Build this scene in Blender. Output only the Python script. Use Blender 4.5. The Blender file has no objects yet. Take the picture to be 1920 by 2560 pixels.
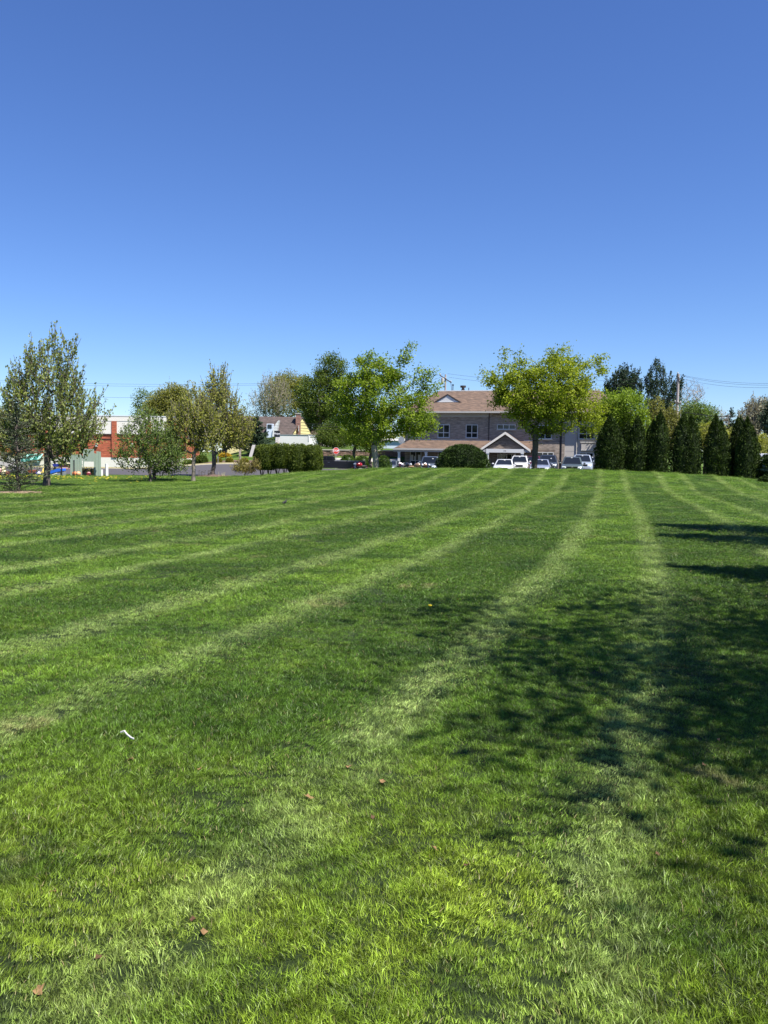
import bpy, bmesh, math, random
import numpy as np
from mathutils import Vector, Matrix, noise as mnoise

C = bpy.context.scene.collection
R = math.radians

# ------------------------------------------------------------------ camera, sky, sun, exposure
FPX, PITCH, ROLL, EYE = 2071.0, math.atan(134 / 2071.0), R(0.8), 1.6
cam_d = bpy.data.cameras.new('camera')
cam_d.sensor_fit = 'VERTICAL'; cam_d.sensor_height = 36; cam_d.sensor_width = 27
cam_d.lens = 36 * FPX / 2560
cam_d.clip_start = 0.05; cam_d.clip_end = 3000
cam = bpy.data.objects.new('camera', cam_d); C.objects.link(cam)
cam.matrix_world = Matrix.Translation((0, 0, EYE)) @ Matrix.Rotation(R(90) - PITCH, 4, 'X') @ Matrix.Rotation(ROLL, 4, 'Z')
bpy.context.scene.camera = cam

SUN_EL, SUN_AZ = R(58), R(130)                 # azimuth clockwise from +Y: from the right and a little behind the camera
SUNV = Vector((math.cos(SUN_EL) * math.sin(SUN_AZ), math.cos(SUN_EL) * math.cos(SUN_AZ), math.sin(SUN_EL)))
world = bpy.data.worlds.new('World'); bpy.context.scene.world = world
world.use_nodes = True
wn, wl = world.node_tree.nodes, world.node_tree.links
wn.clear()
sky = wn.new('ShaderNodeTexSky'); sky.sky_type = 'NISHITA'; sky.sun_disc = False
sky.sun_elevation = SUN_EL; sky.sun_rotation = SUN_AZ
sky.altitude = 100; sky.air_density = 1.0; sky.dust_density = 0.0; sky.ozone_density = 10.0
hs = wn.new('ShaderNodeHueSaturation'); hs.inputs['Saturation'].default_value = 1.07; hs.inputs['Hue'].default_value = 0.511
bg = wn.new('ShaderNodeBackground'); bg.inputs['Strength'].default_value = 0.075
wo = wn.new('ShaderNodeOutputWorld')
wl.new(sky.outputs[0], hs.inputs['Color']); wl.new(hs.outputs[0], bg.inputs['Color']); wl.new(bg.outputs[0], wo.inputs['Surface'])
sun_d = bpy.data.lights.new('sun', 'SUN'); sun_d.energy = 4.7; sun_d.angle = R(0.5); sun_d.color = (1.0, 0.955, 0.88)
sun = bpy.data.objects.new('sun', sun_d); C.objects.link(sun)
sun.rotation_euler = (-SUNV).to_track_quat('-Z', 'Y').to_euler()
vs = bpy.context.scene.view_settings
vs.view_transform = 'Standard'; vs.look = 'None'; vs.gamma = 1; vs.exposure = 1.1; vs.use_curve_mapping = False
cy = bpy.context.scene.cycles
cy.max_bounces = 8; cy.diffuse_bounces = 3; cy.glossy_bounces = 3; cy.transmission_bounces = 4; cy.transparent_max_bounces = 6
cy.caustics_reflective = False; cy.caustics_refractive = False


# ------------------------------------------------------------------ helpers
def ray(px, py):
    x, y = (px - 960) / FPX, (1280 - py) / FPX
    c, s = math.cos(ROLL), math.sin(ROLL)
    x, y = x * c - y * s, x * s + y * c
    c, s = math.cos(PITCH), math.sin(PITCH)
    return Vector((x, c + y * s, -s + y * c))


def at(px, py, Y):
    """world point at depth Y that is seen at photo pixel (px, py)"""
    d = ray(px, py)
    return Vector((0, 0, EYE)) + d * (Y / d.y)


def smooth(t):
    t = np.clip(t, 0, 1)
    return t * t * (3 - 2 * t)


def vnoise(x, y, seed=0):
    """value noise in numpy, -1..1"""
    x = np.asarray(x, float); y = np.asarray(y, float)
    xi, yi = np.floor(x).astype(np.int64), np.floor(y).astype(np.int64)
    fx, fy = smooth(x - xi), smooth(y - yi)

    def h(a, b):
        n = (a * 374761393 + b * 668265263 + seed * 974711) & 0xffffffff
        n = ((n ^ (n >> 13)) * 1274126177) & 0xffffffff
        return ((n ^ (n >> 16)) & 0xffff) / 32767.5 - 1
    return (h(xi, yi) * (1 - fx) + h(xi + 1, yi) * fx) * (1 - fy) + (h(xi, yi + 1) * (1 - fx) + h(xi + 1, yi + 1) * fx) * fy


HX = [-16, -12.5, -9.3, -5.8, 0, 9.9, 15.6, 21.4, 26, 28, 31, 36]
HZ = [0, .01, .17, .50, .87, .96, .95, .75, .45, .20, -.06, -.2]


def Z(x, y):
    x = np.asarray(x, float); y = np.asarray(y, float)
    zl = np.interp(y, [66, 86, 105, 130, 170, 300, 900], [0, .82, 2.75, 3.3, 4.0, 5.0, 6])
    zp = np.interp(y, [64, 68, 90, 99.6, 100.4, 120, 170, 300, 900], [0, .12, .15, 1.7, 2.5, 3.0, 4.0, 5.0, 6])
    zb = np.interp(y, [64, 68, 112, 140, 170, 300, 900], [0, .12, .15, 2.4, 4.0, 5.0, 6])
    far = np.interp(y, [64, 98, 130, 170, 300, 900], [0, .12, .2, .6, 2.5, 6])
    w1, w2, w3 = smooth((x + 27) / 12.0), smooth((x + 12.5) / 5.0), smooth((x - 2.5) / 3.0)
    z = far * (1 - w1) + zl * w1
    z = z * (1 - w2) + zp * w2
    z = z * (1 - w3) + zb * w3
    w4 = smooth((x - 19) / 6.0)
    z = z * (1 - w4) + np.interp(y, [61, 68, 108, 140, 170, 300, 900], [0, -1.0, -1.0, 1.5, 4.0, 5.0, 6]) * w4
    m = np.interp(x, HX, HZ)
    z = z + m * smooth((y - 40) / 17.0) * (1 - smooth((y - 62) / 9.0))
    z = z + .05 * vnoise(x / 9, y / 9, 3) * smooth((60 - y) / 20) + .012 * vnoise(x / .9, y / .9, 5) * smooth((30 - y) / 20)
    return z


def zf(x, y):
    return float(Z(x, y))


def link(o, parent=None):
    C.objects.link(o)
    if parent is not None:
        o.parent = parent
    return o


def tag(o, label=None, cat=None, group=None, kind=None):
    if label: o['label'] = label
    if cat: o['category'] = cat
    if group: o['group'] = group
    if kind: o['kind'] = kind
    return o


def thing(name, loc, label, cat, rz=0.0, group=None):
    o = bpy.data.objects.new(name, None)
    o.empty_display_size = .3
    o.location = loc; o.rotation_euler = (0, 0, rz)
    link(o)
    return tag(o, label, cat, group)


def np_mesh(name, V, Fq=None, Ft=None, attr=None):
    """fast mesh from numpy arrays: quads (n,4) and/or triangles (n,3)"""
    me = bpy.data.meshes.new(name)
    V = np.asarray(V, np.float32)
    loops, starts, totals = [], [], []
    n0 = 0
    for F, k in ((Fq, 4), (Ft, 3)):
        if F is not None and len(F):
            F = np.asarray(F, np.int32)
            loops.append(F.ravel()); starts.append(n0 + np.arange(len(F)) * k); totals.append(np.full(len(F), k))
            n0 += F.size
    loops = np.concatenate(loops).astype(np.int32); starts = np.concatenate(starts).astype(np.int32)
    me.vertices.add(len(V)); me.vertices.foreach_set('co', V.ravel())
    me.loops.add(len(loops)); me.loops.foreach_set('vertex_index', loops)
    me.polygons.add(len(starts)); me.polygons.foreach_set('loop_start', starts)
    me.update(calc_edges=True)
    if attr is not None:
        for k, a in attr.items():
            at_ = me.attributes.new(k, 'FLOAT', 'POINT')
            at_.data.foreach_set('value', np.asarray(a, np.float32))
    me.validate()
    return me


class MB:
    def __init__(s):
        s.v, s.f = [], []

    def add(s, vs, fs):
        n = len(s.v)
        s.v += [tuple(map(float, p)) for p in vs]
        s.f += [tuple(i + n for i in f) for f in fs]
        return s

    def box(s, x0, x1, y0, y1, z0, z1, tx=0.0):
        p = [(x0, y0, z0), (x1, y0, z0), (x1, y1, z0), (x0, y1, z0), (x0 + tx, y0, z1), (x1 - tx, y0, z1), (x1 - tx, y1, z1), (x0 + tx, y1, z1)]
        return s.add(p, [(3, 2, 1, 0), (4, 5, 6, 7), (0, 1, 5, 4), (1, 2, 6, 5), (2, 3, 7, 6), (3, 0, 4, 7)])

    def bar(s, a, b, w, h):
        """box beam from a to b, w wide and h high"""
        a, b = Vector(a), Vector(b)
        d = (b - a).normalized()
        up = Vector((0, 0, 1)) if abs(d.z) < .95 else Vector((0, 1, 0))
        sx = d.cross(up).normalized(); sz = sx.cross(d).normalized()
        p = []
        for q in (a, b):
            for i, j in ((-1, -1), (1, -1), (1, 1), (-1, 1)):
                p.append(q + sx * (i * w / 2) + sz * (j * h / 2))
        return s.add(p, [(0, 1, 2, 3), (7, 6, 5, 4), (0, 4, 5, 1), (1, 5, 6, 2), (2, 6, 7, 3), (3, 7, 4, 0)])

    def tube(s, pts, rad, n=8, cap=True):
        pts = [Vector(p) for p in pts]
        if not hasattr(rad, '__len__'): rad = [rad] * len(pts)
        rings = []
        for i, p in enumerate(pts):
            d = (pts[min(i + 1, len(pts) - 1)] - pts[max(i - 1, 0)])
            if d.length < 1e-9: d = Vector((0, 0, 1))
            d.normalize()
            up = Vector((0, 0, 1)) if abs(d.z) < .9 else Vector((1, 0, 0))
            a = d.cross(up).normalized(); b = d.cross(a)
            rings.append([p + (a * math.cos(2 * math.pi * k / n) + b * math.sin(2 * math.pi * k / n)) * rad[i] for k in range(n)])
        v = [q for r_ in rings for q in r_]
        f = []
        for i in range(len(pts) - 1):
            for k in range(n):
                k2 = (k + 1) % n
                f.append((i * n + k, (i + 1) * n + k, (i + 1) * n + k2, i * n + k2))
        if cap:
            f.append(tuple(range(n))); f.append(tuple(reversed(range((len(pts) - 1) * n, len(pts) * n))))
        return s.add(v, f)

    def disc(s, c, axis, r, t, n=20):
        c, axis = Vector(c), Vector(axis).normalized()
        return s.tube([c - axis * t / 2, c + axis * t / 2], r, n)

    def torus(s, c, axis, r, t, n=18, m=8):
        c, axis = Vector(c), Vector(axis).normalized()
        up = Vector((0, 0, 1)) if abs(axis.z) < .9 else Vector((1, 0, 0))
        a = axis.cross(up).normalized(); b = axis.cross(a)
        v, f = [], []
        for i in range(n):
            e = a * math.cos(2 * math.pi * i / n) + b * math.sin(2 * math.pi * i / n)
            for j in range(m):
                q = 2 * math.pi * j / m
                v.append(c + e * (r + t * math.cos(q)) + axis * (t * math.sin(q)))
        for i in range(n):
            for j in range(m):
                f.append((i * m + j, ((i + 1) % n) * m + j, ((i + 1) % n) * m + (j + 1) % m, i * m + (j + 1) % m))
        return s.add(v, f)

    def ball(s, c, r, n=12, m=7):
        c = Vector(c)
        if not hasattr(r, '__len__'): r = (r, r, r)
        v, f = [], []
        for j in range(m + 1):
            th = math.pi * j / m
            for i in range(n):
                ph = 2 * math.pi * i / n
                v.append((c.x + r[0] * math.sin(th) * math.cos(ph), c.y + r[1] * math.sin(th) * math.sin(ph), c.z + r[2] * math.cos(th)))
        for j in range(m):
            for i in range(n):
                i2 = (i + 1) % n
                f.append((j * n + i, (j + 1) * n + i, (j + 1) * n + i2, j * n + i2))
        return s.add(v, f)

    def prism(s, poly, axis, a0, a1):
        """poly of (p,q) extruded along axis 'x' (p,q = y,z), 'y' (p,q = x,z) or 'z' (p,q = x,y)"""
        n = len(poly)

        def P(p, q, a):
            return {'x': (a, p, q), 'y': (p, a, q), 'z': (p, q, a)}[axis]
        v = [P(p, q, a0) for p, q in poly] + [P(p, q, a1) for p, q in poly]
        f = [tuple(range(n)), tuple(reversed(range(n, 2 * n)))]
        for i in range(n):
            j = (i + 1) % n
            f.append((i, i + n, j + n, j))
        return s.add(v, f)

    def loft(s, rings, cap=True):
        n = len(rings[0])
        v = [p for r_ in rings for p in r_]
        f = []
        for i in range(len(rings) - 1):
            for k in range(n):
                k2 = (k + 1) % n
                f.append((i * n + k, i * n + k2, (i + 1) * n + k2, (i + 1) * n + k))
        if cap:
            f.append(tuple(reversed(range(n)))); f.append(tuple(range((len(rings) - 1) * n, len(rings) * n)))
        return s.add(v, f)

    def build(s, name, mat, parent=None, bevel=0, smooth_a=None, label=None, kind=None):
        me = bpy.data.meshes.new(name)
        me.from_pydata(s.v, [], s.f)
        bm = bmesh.new(); bm.from_mesh(me)
        bmesh.ops.recalc_face_normals(bm, faces=bm.faces)
        bm.to_mesh(me); bm.free()
        if smooth_a is not None:
            me.polygons.foreach_set('use_smooth', [True] * len(me.polygons))
            me.set_sharp_from_angle(angle=R(smooth_a))
        me.materials.append(mat)
        o = bpy.data.objects.new(name, me)
        link(o, parent)
        if bevel:
            b = o.modifiers.new('bevel', 'BEVEL'); b.width = bevel; b.segments = 2; b.limit_method = 'ANGLE'; b.angle_limit = R(35)
        if label: o['label'] = label
        if kind: o['kind'] = kind
        return o


# ------------------------------------------------------------------ materials
def mat(name, col, rough=.7, metal=0.0, spec=.5, var=0.0, scale=3.0, bump=0.0, coat=0.0):
    m = bpy.data.materials.new(name); m.use_nodes = True
    n, l = m.node_tree.nodes, m.node_tree.links
    b = n['Principled BSDF']
    b.inputs['Base Color'].default_value = (*col, 1); b.inputs['Roughness'].default_value = rough
    b.inputs['Metallic'].default_value = metal; b.inputs['Specular IOR Level'].default_value = spec
    b.inputs['Coat Weight'].default_value = coat
    if var or bump:
        tc = n.new('ShaderNodeTexCoord')
        nz = n.new('ShaderNodeTexNoise'); nz.inputs['Scale'].default_value = scale; nz.inputs['Detail'].default_value = 5
        l.new(tc.outputs['Object'], nz.inputs['Vector'])
        if var:
            mx = n.new('ShaderNodeMix'); mx.data_type = 'RGBA'
            mx.inputs['A'].default_value = (*[max(0, c * (1 - var)) for c in col], 1)
            mx.inputs['B'].default_value = (*[min(1, c * (1 + var)) for c in col], 1)
            l.new(nz.outputs['Fac'], mx.inputs['Factor']); l.new(mx.outputs['Result'], b.inputs['Base Color'])
        if bump:
            bp = n.new('ShaderNodeBump'); bp.inputs['Strength'].default_value = bump; bp.inputs['Distance'].default_value = .02
            l.new(nz.outputs['Fac'], bp.inputs['Height']); l.new(bp.outputs[0], b.inputs['Normal'])
    return m


def brick_mat(name, c1, c2, mortar, bw=.21, bh=.075, msize=.011):
    m = bpy.data.materials.new(name); m.use_nodes = True
    n, l = m.node_tree.nodes, m.node_tree.links
    b = n['Principled BSDF']; b.inputs['Roughness'].default_value = .9
    tc = n.new('ShaderNodeTexCoord'); sx = n.new('ShaderNodeSeparateXYZ'); cx = n.new('ShaderNodeCombineXYZ')
    ad = n.new('ShaderNodeMath'); ad.operation = 'ADD'
    l.new(tc.outputs['Object'], sx.inputs[0]); l.new(sx.outputs['X'], ad.inputs[0]); l.new(sx.outputs['Y'], ad.inputs[1])
    l.new(ad.outputs[0], cx.inputs['X']); l.new(sx.outputs['Z'], cx.inputs['Y'])
    br = n.new('ShaderNodeTexBrick'); br.inputs['Scale'].default_value = 1
    br.inputs['Brick Width'].default_value = bw; br.inputs['Row Height'].default_value = bh; br.inputs['Mortar Size'].default_value = msize
    br.inputs['Color1'].default_value = (*c1, 1); br.inputs['Color2'].default_value = (*c2, 1); br.inputs['Mortar'].default_value = (*mortar, 1)
    br.inputs['Bias'].default_value = 0
    l.new(cx.outputs[0], br.inputs['Vector'])
    mp = n.new('ShaderNodeMapping'); mp.inputs['Scale'].default_value = (1.6, 6.5, 1)
    l.new(cx.outputs[0], mp.inputs['Vector'])
    nz = n.new('ShaderNodeTexNoise'); nz.inputs['Scale'].default_value = 1.0; nz.inputs['Detail'].default_value = 4
    l.new(mp.outputs[0], nz.inputs['Vector'])
    mr = n.new('ShaderNodeMapRange'); mr.inputs['From Min'].default_value = .3; mr.inputs['From Max'].default_value = .7
    mr.inputs['To Min'].default_value = .62; mr.inputs['To Max'].default_value = 1.35
    l.new(nz.outputs['Fac'], mr.inputs['Value'])
    mx = n.new('ShaderNodeMix'); mx.data_type = 'RGBA'; mx.blend_type = 'MULTIPLY'; mx.inputs['Factor'].default_value = 1
    l.new(br.outputs['Color'], mx.inputs['A']); l.new(mr.outputs['Result'], mx.inputs['B'])
    l.new(mx.outputs['Result'], b.inputs['Base Color'])
    bp = n.new('ShaderNodeBump'); bp.inputs['Strength'].default_value = .5; bp.inputs['Distance'].default_value = .01; bp.invert = True
    l.new(br.outputs['Fac'], bp.inputs['Height']); l.new(bp.outputs[0], b.inputs['Normal'])
    return m


def leaf_mat(name, dark, light, trans=.35, rough=.7, tcol=None):
    """two-tone leaves: every leaf carries its own value v between the two colours"""
    m = bpy.data.materials.new(name); m.use_nodes = True
    n, l = m.node_tree.nodes, m.node_tree.links
    b = n['Principled BSDF']; b.inputs['Roughness'].default_value = rough; b.inputs['Specular IOR Level'].default_value = .2
    a = n.new('ShaderNodeAttribute'); a.attribute_name = 'v'
    mx = n.new('ShaderNodeMix'); mx.data_type = 'RGBA'
    mx.inputs['A'].default_value = (*dark, 1); mx.inputs['B'].default_value = (*light, 1)
    l.new(a.outputs['Fac'], mx.inputs['Factor']); l.new(mx.outputs['Result'], b.inputs['Base Color'])
    out = n['Material Output']
    if trans:
        t = n.new('ShaderNodeBsdfTranslucent')
        g = n.new('ShaderNodeMix'); g.data_type = 'RGBA'; g.blend_type = 'MULTIPLY'; g.inputs['Factor'].default_value = 1
        g.inputs['B'].default_value = (*(tcol or (1.25, 1.35, .5)), 1)
        l.new(mx.outputs['Result'], g.inputs['A']); l.new(g.outputs['Result'], t.inputs['Color'])
        s = n.new('ShaderNodeMixShader'); s.inputs[0].default_value = trans
        l.new(b.outputs[0], s.inputs[1]); l.new(t.outputs[0], s.inputs[2]); l.new(s.outputs[0], out.inputs['Surface'])
    return m


M = {}
M['bark'] = mat('bark', (.085, .068, .055), .95, var=.45, scale=9, bump=.8)
M['bark_light'] = mat('bark_light', (.17, .145, .12), .95, var=.5, scale=7, bump=.8)
M['bark_grey'] = mat('bark_grey', (.30, .255, .21), .95, var=.4, scale=5, bump=.5)
M['brick'] = brick_mat('grey_tan_brick', (.30, .235, .18), (.22, .175, .145), (.38, .34, .29))
M['brick_brown'] = brick_mat('brown_brick', (.19, .14, .10), (.14, .105, .08), (.24, .2, .17))
M['brick_red'] = brick_mat('red_brick', (.42, .105, .05), (.36, .09, .045), (.36, .15, .095), .4, .2, .008)
M['chimney_brick'] = brick_mat('chimney_brick', (.26, .11, .08), (.2, .09, .07), (.3, .22, .18))
M['stucco'] = mat('stucco', (.46, .43, .395), .9, var=.05, scale=1.5)
M['white'] = mat('white_paint', (.62, .62, .61), .5, var=.03, scale=2)
M['offwhite'] = mat('cream_render', (.72, .68, .61), .8, var=.05, scale=.8)
M['trim'] = mat('grey_trim', (.42, .40, .37), .6)
M['darktrim'] = mat('dark_trim', (.045, .036, .033), .5)
M['glass'] = mat('window_glass', (.012, .015, .02), .04, spec=.55)
M['blind'] = mat('white_blind', (.6, .58, .52), .8)
M['yellow_siding'] = mat('yellow_siding', (.66, .57, .28), .7, var=.03)
M['asphalt'] = mat('asphalt', (.062, .056, .060), .9, var=.22, scale=.6, bump=.2)
M['concrete'] = mat('pale_concrete', (.36, .335, .295), .85, var=.15, scale=1.2)
M['kerb_yellow'] = mat('yellowed_kerb', (.46, .40, .20), .8, var=.2, scale=2)
M['mulch'] = mat('bark_mulch', (.11, .07, .05), 1, var=.6, scale=14, bump=1)
M['mulch_pale'] = mat('pale_mulch', (.24, .165, .11), 1, var=.5, scale=14, bump=1)
M['pole'] = mat('weathered_pole', (.36, .31, .29), .9, var=.25, scale=3)
M['steel'] = mat('galvanised_steel', (.35, .35, .36), .5, metal=.6)
M['black'] = mat('black_paint', (.015, .015, .017), .45)
M['wire'] = mat('power_cable', (.02, .02, .022), .7)
M['rubber'] = mat('rubber', (.018, .018, .018), .8)
M['chrome'] = mat('chrome', (.38, .38, .40), .3, metal=1)
M['headlight'] = mat('headlight_glass', (.6, .63, .66), .12, spec=.6, coat=1)
M['red_sign'] = mat('red_sign_sheet', (.62, .035, .02), .45)
M['white_sign'] = mat('white_sign_sheet', (.8, .8, .8), .45)


def shingle_mat(name, c1, c2):
    m = brick_mat(name, c1, c2, tuple(.75 * x for x in c1), .34, .13, .006)
    return m


M['shingle'] = shingle_mat('brown_shingles', (.135, .087, .060), (.096, .064, .047))
M['shingle_grey'] = shingle_mat('grey_brown_shingles', (.085, .062, .055), (.065, .050, .045))


# lawn colour: one node group read by the ground sheet and by the blades; mown strips follow the mower's curved track, sheen and shade of leaning blades painted in
def lawn_group():
    g = bpy.data.node_groups.new('lawn_colour', 'ShaderNodeTree')
    g.interface.new_socket('Color', in_out='OUTPUT', socket_type='NodeSocketColor')
    g.interface.new_socket('Line', in_out='OUTPUT', socket_type='NodeSocketFloat')
    n, l = g.nodes, g.links

    def math_(op, a, b=None, c=None):
        q = n.new('ShaderNodeMath'); q.operation = op
        for i, v in enumerate((a, b, c)):
            if v is None: continue
            if isinstance(v, (int, float)): q.inputs[i].default_value = v
            else: l.new(v, q.inputs[i])
        return q.outputs[0]

    def noise(scale, detail=3, vec=None):
        q = n.new('ShaderNodeTexNoise'); q.inputs['Scale'].default_value = scale; q.inputs['Detail'].default_value = detail
        l.new(vec or geo.outputs['Position'], q.inputs['Vector'])
        return q.outputs['Fac']

    def mixc(f, a, b, blend='MIX'):
        q = n.new('ShaderNodeMix'); q.data_type = 'RGBA'; q.blend_type = blend
        for k, v in (('Factor', f), ('A', a), ('B', b)):
            if isinstance(v, (int, float)): q.inputs[k].default_value = v
            elif isinstance(v, tuple): q.inputs[k].default_value = (*v, 1)
            else: l.new(v, q.inputs[k])
        return q.outputs['Result']

    def rng(v, a, b, c, d):
        q = n.new('ShaderNodeMapRange'); q.interpolation_type = 'SMOOTHSTEP'
        l.new(v, q.inputs['Value'])
        for k, x in zip(('From Min', 'From Max', 'To Min', 'To Max'), (a, b, c, d)): q.inputs[k].default_value = x
        return q.outputs['Result']
    geo = n.new('ShaderNodeNewGeometry')
    sp = n.new('ShaderNodeSeparateXYZ'); l.new(geo.outputs['Position'], sp.inputs[0])
    X, Y = sp.outputs['X'], sp.outputs['Y']
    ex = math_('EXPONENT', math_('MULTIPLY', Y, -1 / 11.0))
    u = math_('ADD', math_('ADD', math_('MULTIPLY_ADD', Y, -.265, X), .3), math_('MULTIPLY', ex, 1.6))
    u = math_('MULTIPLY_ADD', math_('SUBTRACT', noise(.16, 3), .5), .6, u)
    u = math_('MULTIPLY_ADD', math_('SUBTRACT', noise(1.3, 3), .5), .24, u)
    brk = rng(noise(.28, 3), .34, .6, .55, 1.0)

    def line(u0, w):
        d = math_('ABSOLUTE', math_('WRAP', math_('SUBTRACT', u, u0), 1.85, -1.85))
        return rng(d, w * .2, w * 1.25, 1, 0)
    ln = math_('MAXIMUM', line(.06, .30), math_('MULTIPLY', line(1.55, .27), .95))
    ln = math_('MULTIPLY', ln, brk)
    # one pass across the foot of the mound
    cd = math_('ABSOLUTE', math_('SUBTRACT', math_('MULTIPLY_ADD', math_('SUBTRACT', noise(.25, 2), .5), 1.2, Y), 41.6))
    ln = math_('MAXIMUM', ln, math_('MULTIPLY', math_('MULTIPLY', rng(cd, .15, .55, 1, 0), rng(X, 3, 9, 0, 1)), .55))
    band = rng(math_('ABSOLUTE', math_('WRAP', math_('SUBTRACT', u, .8), 1.85, -1.85)), .72, .98, 0, 1)  # shade of blades leaning the other way, put into the colour
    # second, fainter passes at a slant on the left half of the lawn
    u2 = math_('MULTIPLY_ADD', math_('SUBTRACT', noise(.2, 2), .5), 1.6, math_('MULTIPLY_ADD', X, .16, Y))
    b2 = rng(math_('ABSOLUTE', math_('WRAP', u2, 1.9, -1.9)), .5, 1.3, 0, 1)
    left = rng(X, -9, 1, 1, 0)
    c = mixc(rng(noise(.6, 6), .30, .68, 0, 1), (.040, .085, .008), (.094, .162, .016))
    c = mixc(math_('MULTIPLY', rng(noise(1.9, 4), .52, .75, 0, 1), .55), c, (.142, .198, .027))
    near = math_('MULTIPLY', rng(Y, 2.6, 5.2, 1, 0), rng(noise(.9, 4), .36, .6, .3, 1))
    c = mixc(math_('MULTIPLY', near, .75), c, (.190, .248, .022))
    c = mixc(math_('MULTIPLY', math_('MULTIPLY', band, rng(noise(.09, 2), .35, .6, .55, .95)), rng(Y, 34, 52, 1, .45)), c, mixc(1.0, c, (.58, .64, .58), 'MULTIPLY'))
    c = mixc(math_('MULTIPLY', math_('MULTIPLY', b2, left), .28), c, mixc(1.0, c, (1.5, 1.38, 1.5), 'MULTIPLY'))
    c = mixc(math_('MULTIPLY', math_('MULTIPLY', ln, rng(noise(2.6, 4), .32, .62, .3, 1)), .78), c, (.200, .256, .080))  # pale clippings and the sheen of flattened blades, painted together
    dk = math_('MULTIPLY', rng(noise(1.15, 5), .50, .68, 0, 1), .7)
    c = mixc(dk, c, (.022, .052, .006))
    fine = rng(noise(17.0, 4), .30, .70, .55, 1.5)
    fc = n.new('ShaderNodeCombineXYZ')
    for k in range(3): l.new(fine, fc.inputs[k])
    c = mixc(1.0, c, fc.outputs[0], 'MULTIPLY')
    straw = math_('MULTIPLY', rng(noise(.75, 6), .60, .71, 0, 1), rng(noise(6.0, 3), .42, .6, 0, 1))
    c = mixc(math_('MULTIPLY', straw, .65), c, (.20, .175, .08))
    go = n.new('NodeGroupOutput')
    l.new(c, go.inputs['Color']); l.new(ln, go.inputs['Line'])
    return g


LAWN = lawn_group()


def ground_mat():
    m = bpy.data.materials.new('mown_lawn'); m.use_nodes = True
    n, l = m.node_tree.nodes, m.node_tree.links
    b = n['Principled BSDF']; b.inputs['Roughness'].default_value = .85; b.inputs['Specular IOR Level'].default_value = .2
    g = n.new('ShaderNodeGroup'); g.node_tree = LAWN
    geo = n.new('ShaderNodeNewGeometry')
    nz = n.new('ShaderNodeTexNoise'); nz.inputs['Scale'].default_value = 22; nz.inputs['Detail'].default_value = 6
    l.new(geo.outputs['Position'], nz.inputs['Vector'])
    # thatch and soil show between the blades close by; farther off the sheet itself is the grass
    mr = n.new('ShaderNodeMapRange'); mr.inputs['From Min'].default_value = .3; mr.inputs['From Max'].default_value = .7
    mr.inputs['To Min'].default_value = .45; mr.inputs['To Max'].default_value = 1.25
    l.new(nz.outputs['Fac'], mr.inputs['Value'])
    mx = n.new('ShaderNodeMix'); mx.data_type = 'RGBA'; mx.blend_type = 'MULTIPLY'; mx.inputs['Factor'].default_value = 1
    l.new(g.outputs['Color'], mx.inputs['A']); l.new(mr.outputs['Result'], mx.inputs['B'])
    sp = n.new('ShaderNodeSeparateXYZ'); l.new(geo.outputs['Position'], sp.inputs[0])
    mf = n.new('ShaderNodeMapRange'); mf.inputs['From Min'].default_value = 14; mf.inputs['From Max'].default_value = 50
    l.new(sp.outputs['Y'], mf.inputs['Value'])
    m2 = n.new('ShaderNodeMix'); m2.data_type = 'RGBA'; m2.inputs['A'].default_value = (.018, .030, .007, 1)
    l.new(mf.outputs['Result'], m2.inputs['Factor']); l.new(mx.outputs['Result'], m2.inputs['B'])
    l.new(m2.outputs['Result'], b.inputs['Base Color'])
    bp = n.new('ShaderNodeBump'); bp.inputs['Strength'].default_value = .9; bp.inputs['Distance'].default_value = .05
    l.new(nz.outputs['Fac'], bp.inputs['Height']); l.new(bp.outputs[0], b.inputs['Normal'])
    return m


def blade_mat():
    m = bpy.data.materials.new('grass_blade'); m.use_nodes = True
    n, l = m.node_tree.nodes, m.node_tree.links
    b = n['Principled BSDF']; b.inputs['Roughness'].default_value = .45; b.inputs['Specular IOR Level'].default_value = .3
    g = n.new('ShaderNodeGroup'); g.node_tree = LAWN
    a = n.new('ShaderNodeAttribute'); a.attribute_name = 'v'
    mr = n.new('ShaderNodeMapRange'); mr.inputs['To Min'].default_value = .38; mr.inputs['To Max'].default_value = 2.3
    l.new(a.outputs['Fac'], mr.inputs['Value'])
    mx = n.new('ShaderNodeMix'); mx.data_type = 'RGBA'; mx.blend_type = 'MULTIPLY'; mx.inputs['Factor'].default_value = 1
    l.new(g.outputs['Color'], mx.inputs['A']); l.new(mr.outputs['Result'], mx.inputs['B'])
    dry = n.new('ShaderNodeMapRange'); dry.inputs['From Min'].default_value = .982; dry.inputs['From Max'].default_value = .986
    l.new(a.outputs['Fac'], dry.inputs['Value'])
    m2 = n.new('ShaderNodeMix'); m2.data_type = 'RGBA'; m2.inputs['B'].default_value = (.27, .23, .10, 1)
    l.new(dry.outputs['Result'], m2.inputs['Factor']); l.new(mx.outputs['Result'], m2.inputs['A'])
    l.new(m2.outputs['Result'], b.inputs['Base Color'])
    t = n.new('ShaderNodeBsdfTranslucent')
    gg = n.new('ShaderNodeMix'); gg.data_type = 'RGBA'; gg.blend_type = 'MULTIPLY'; gg.inputs['Factor'].default_value = 1
    gg.inputs['B'].default_value = (1.3, 1.4, .5, 1)
    l.new(m2.outputs['Result'], gg.inputs['A']); l.new(gg.outputs['Result'], t.inputs['Color'])
    s = n.new('ShaderNodeMixShader'); s.inputs[0].default_value = .22
    l.new(b.outputs[0], s.inputs[1]); l.new(t.outputs[0], s.inputs[2]); l.new(s.outputs[0], n['Material Output'].inputs['Surface'])
    return m


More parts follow.
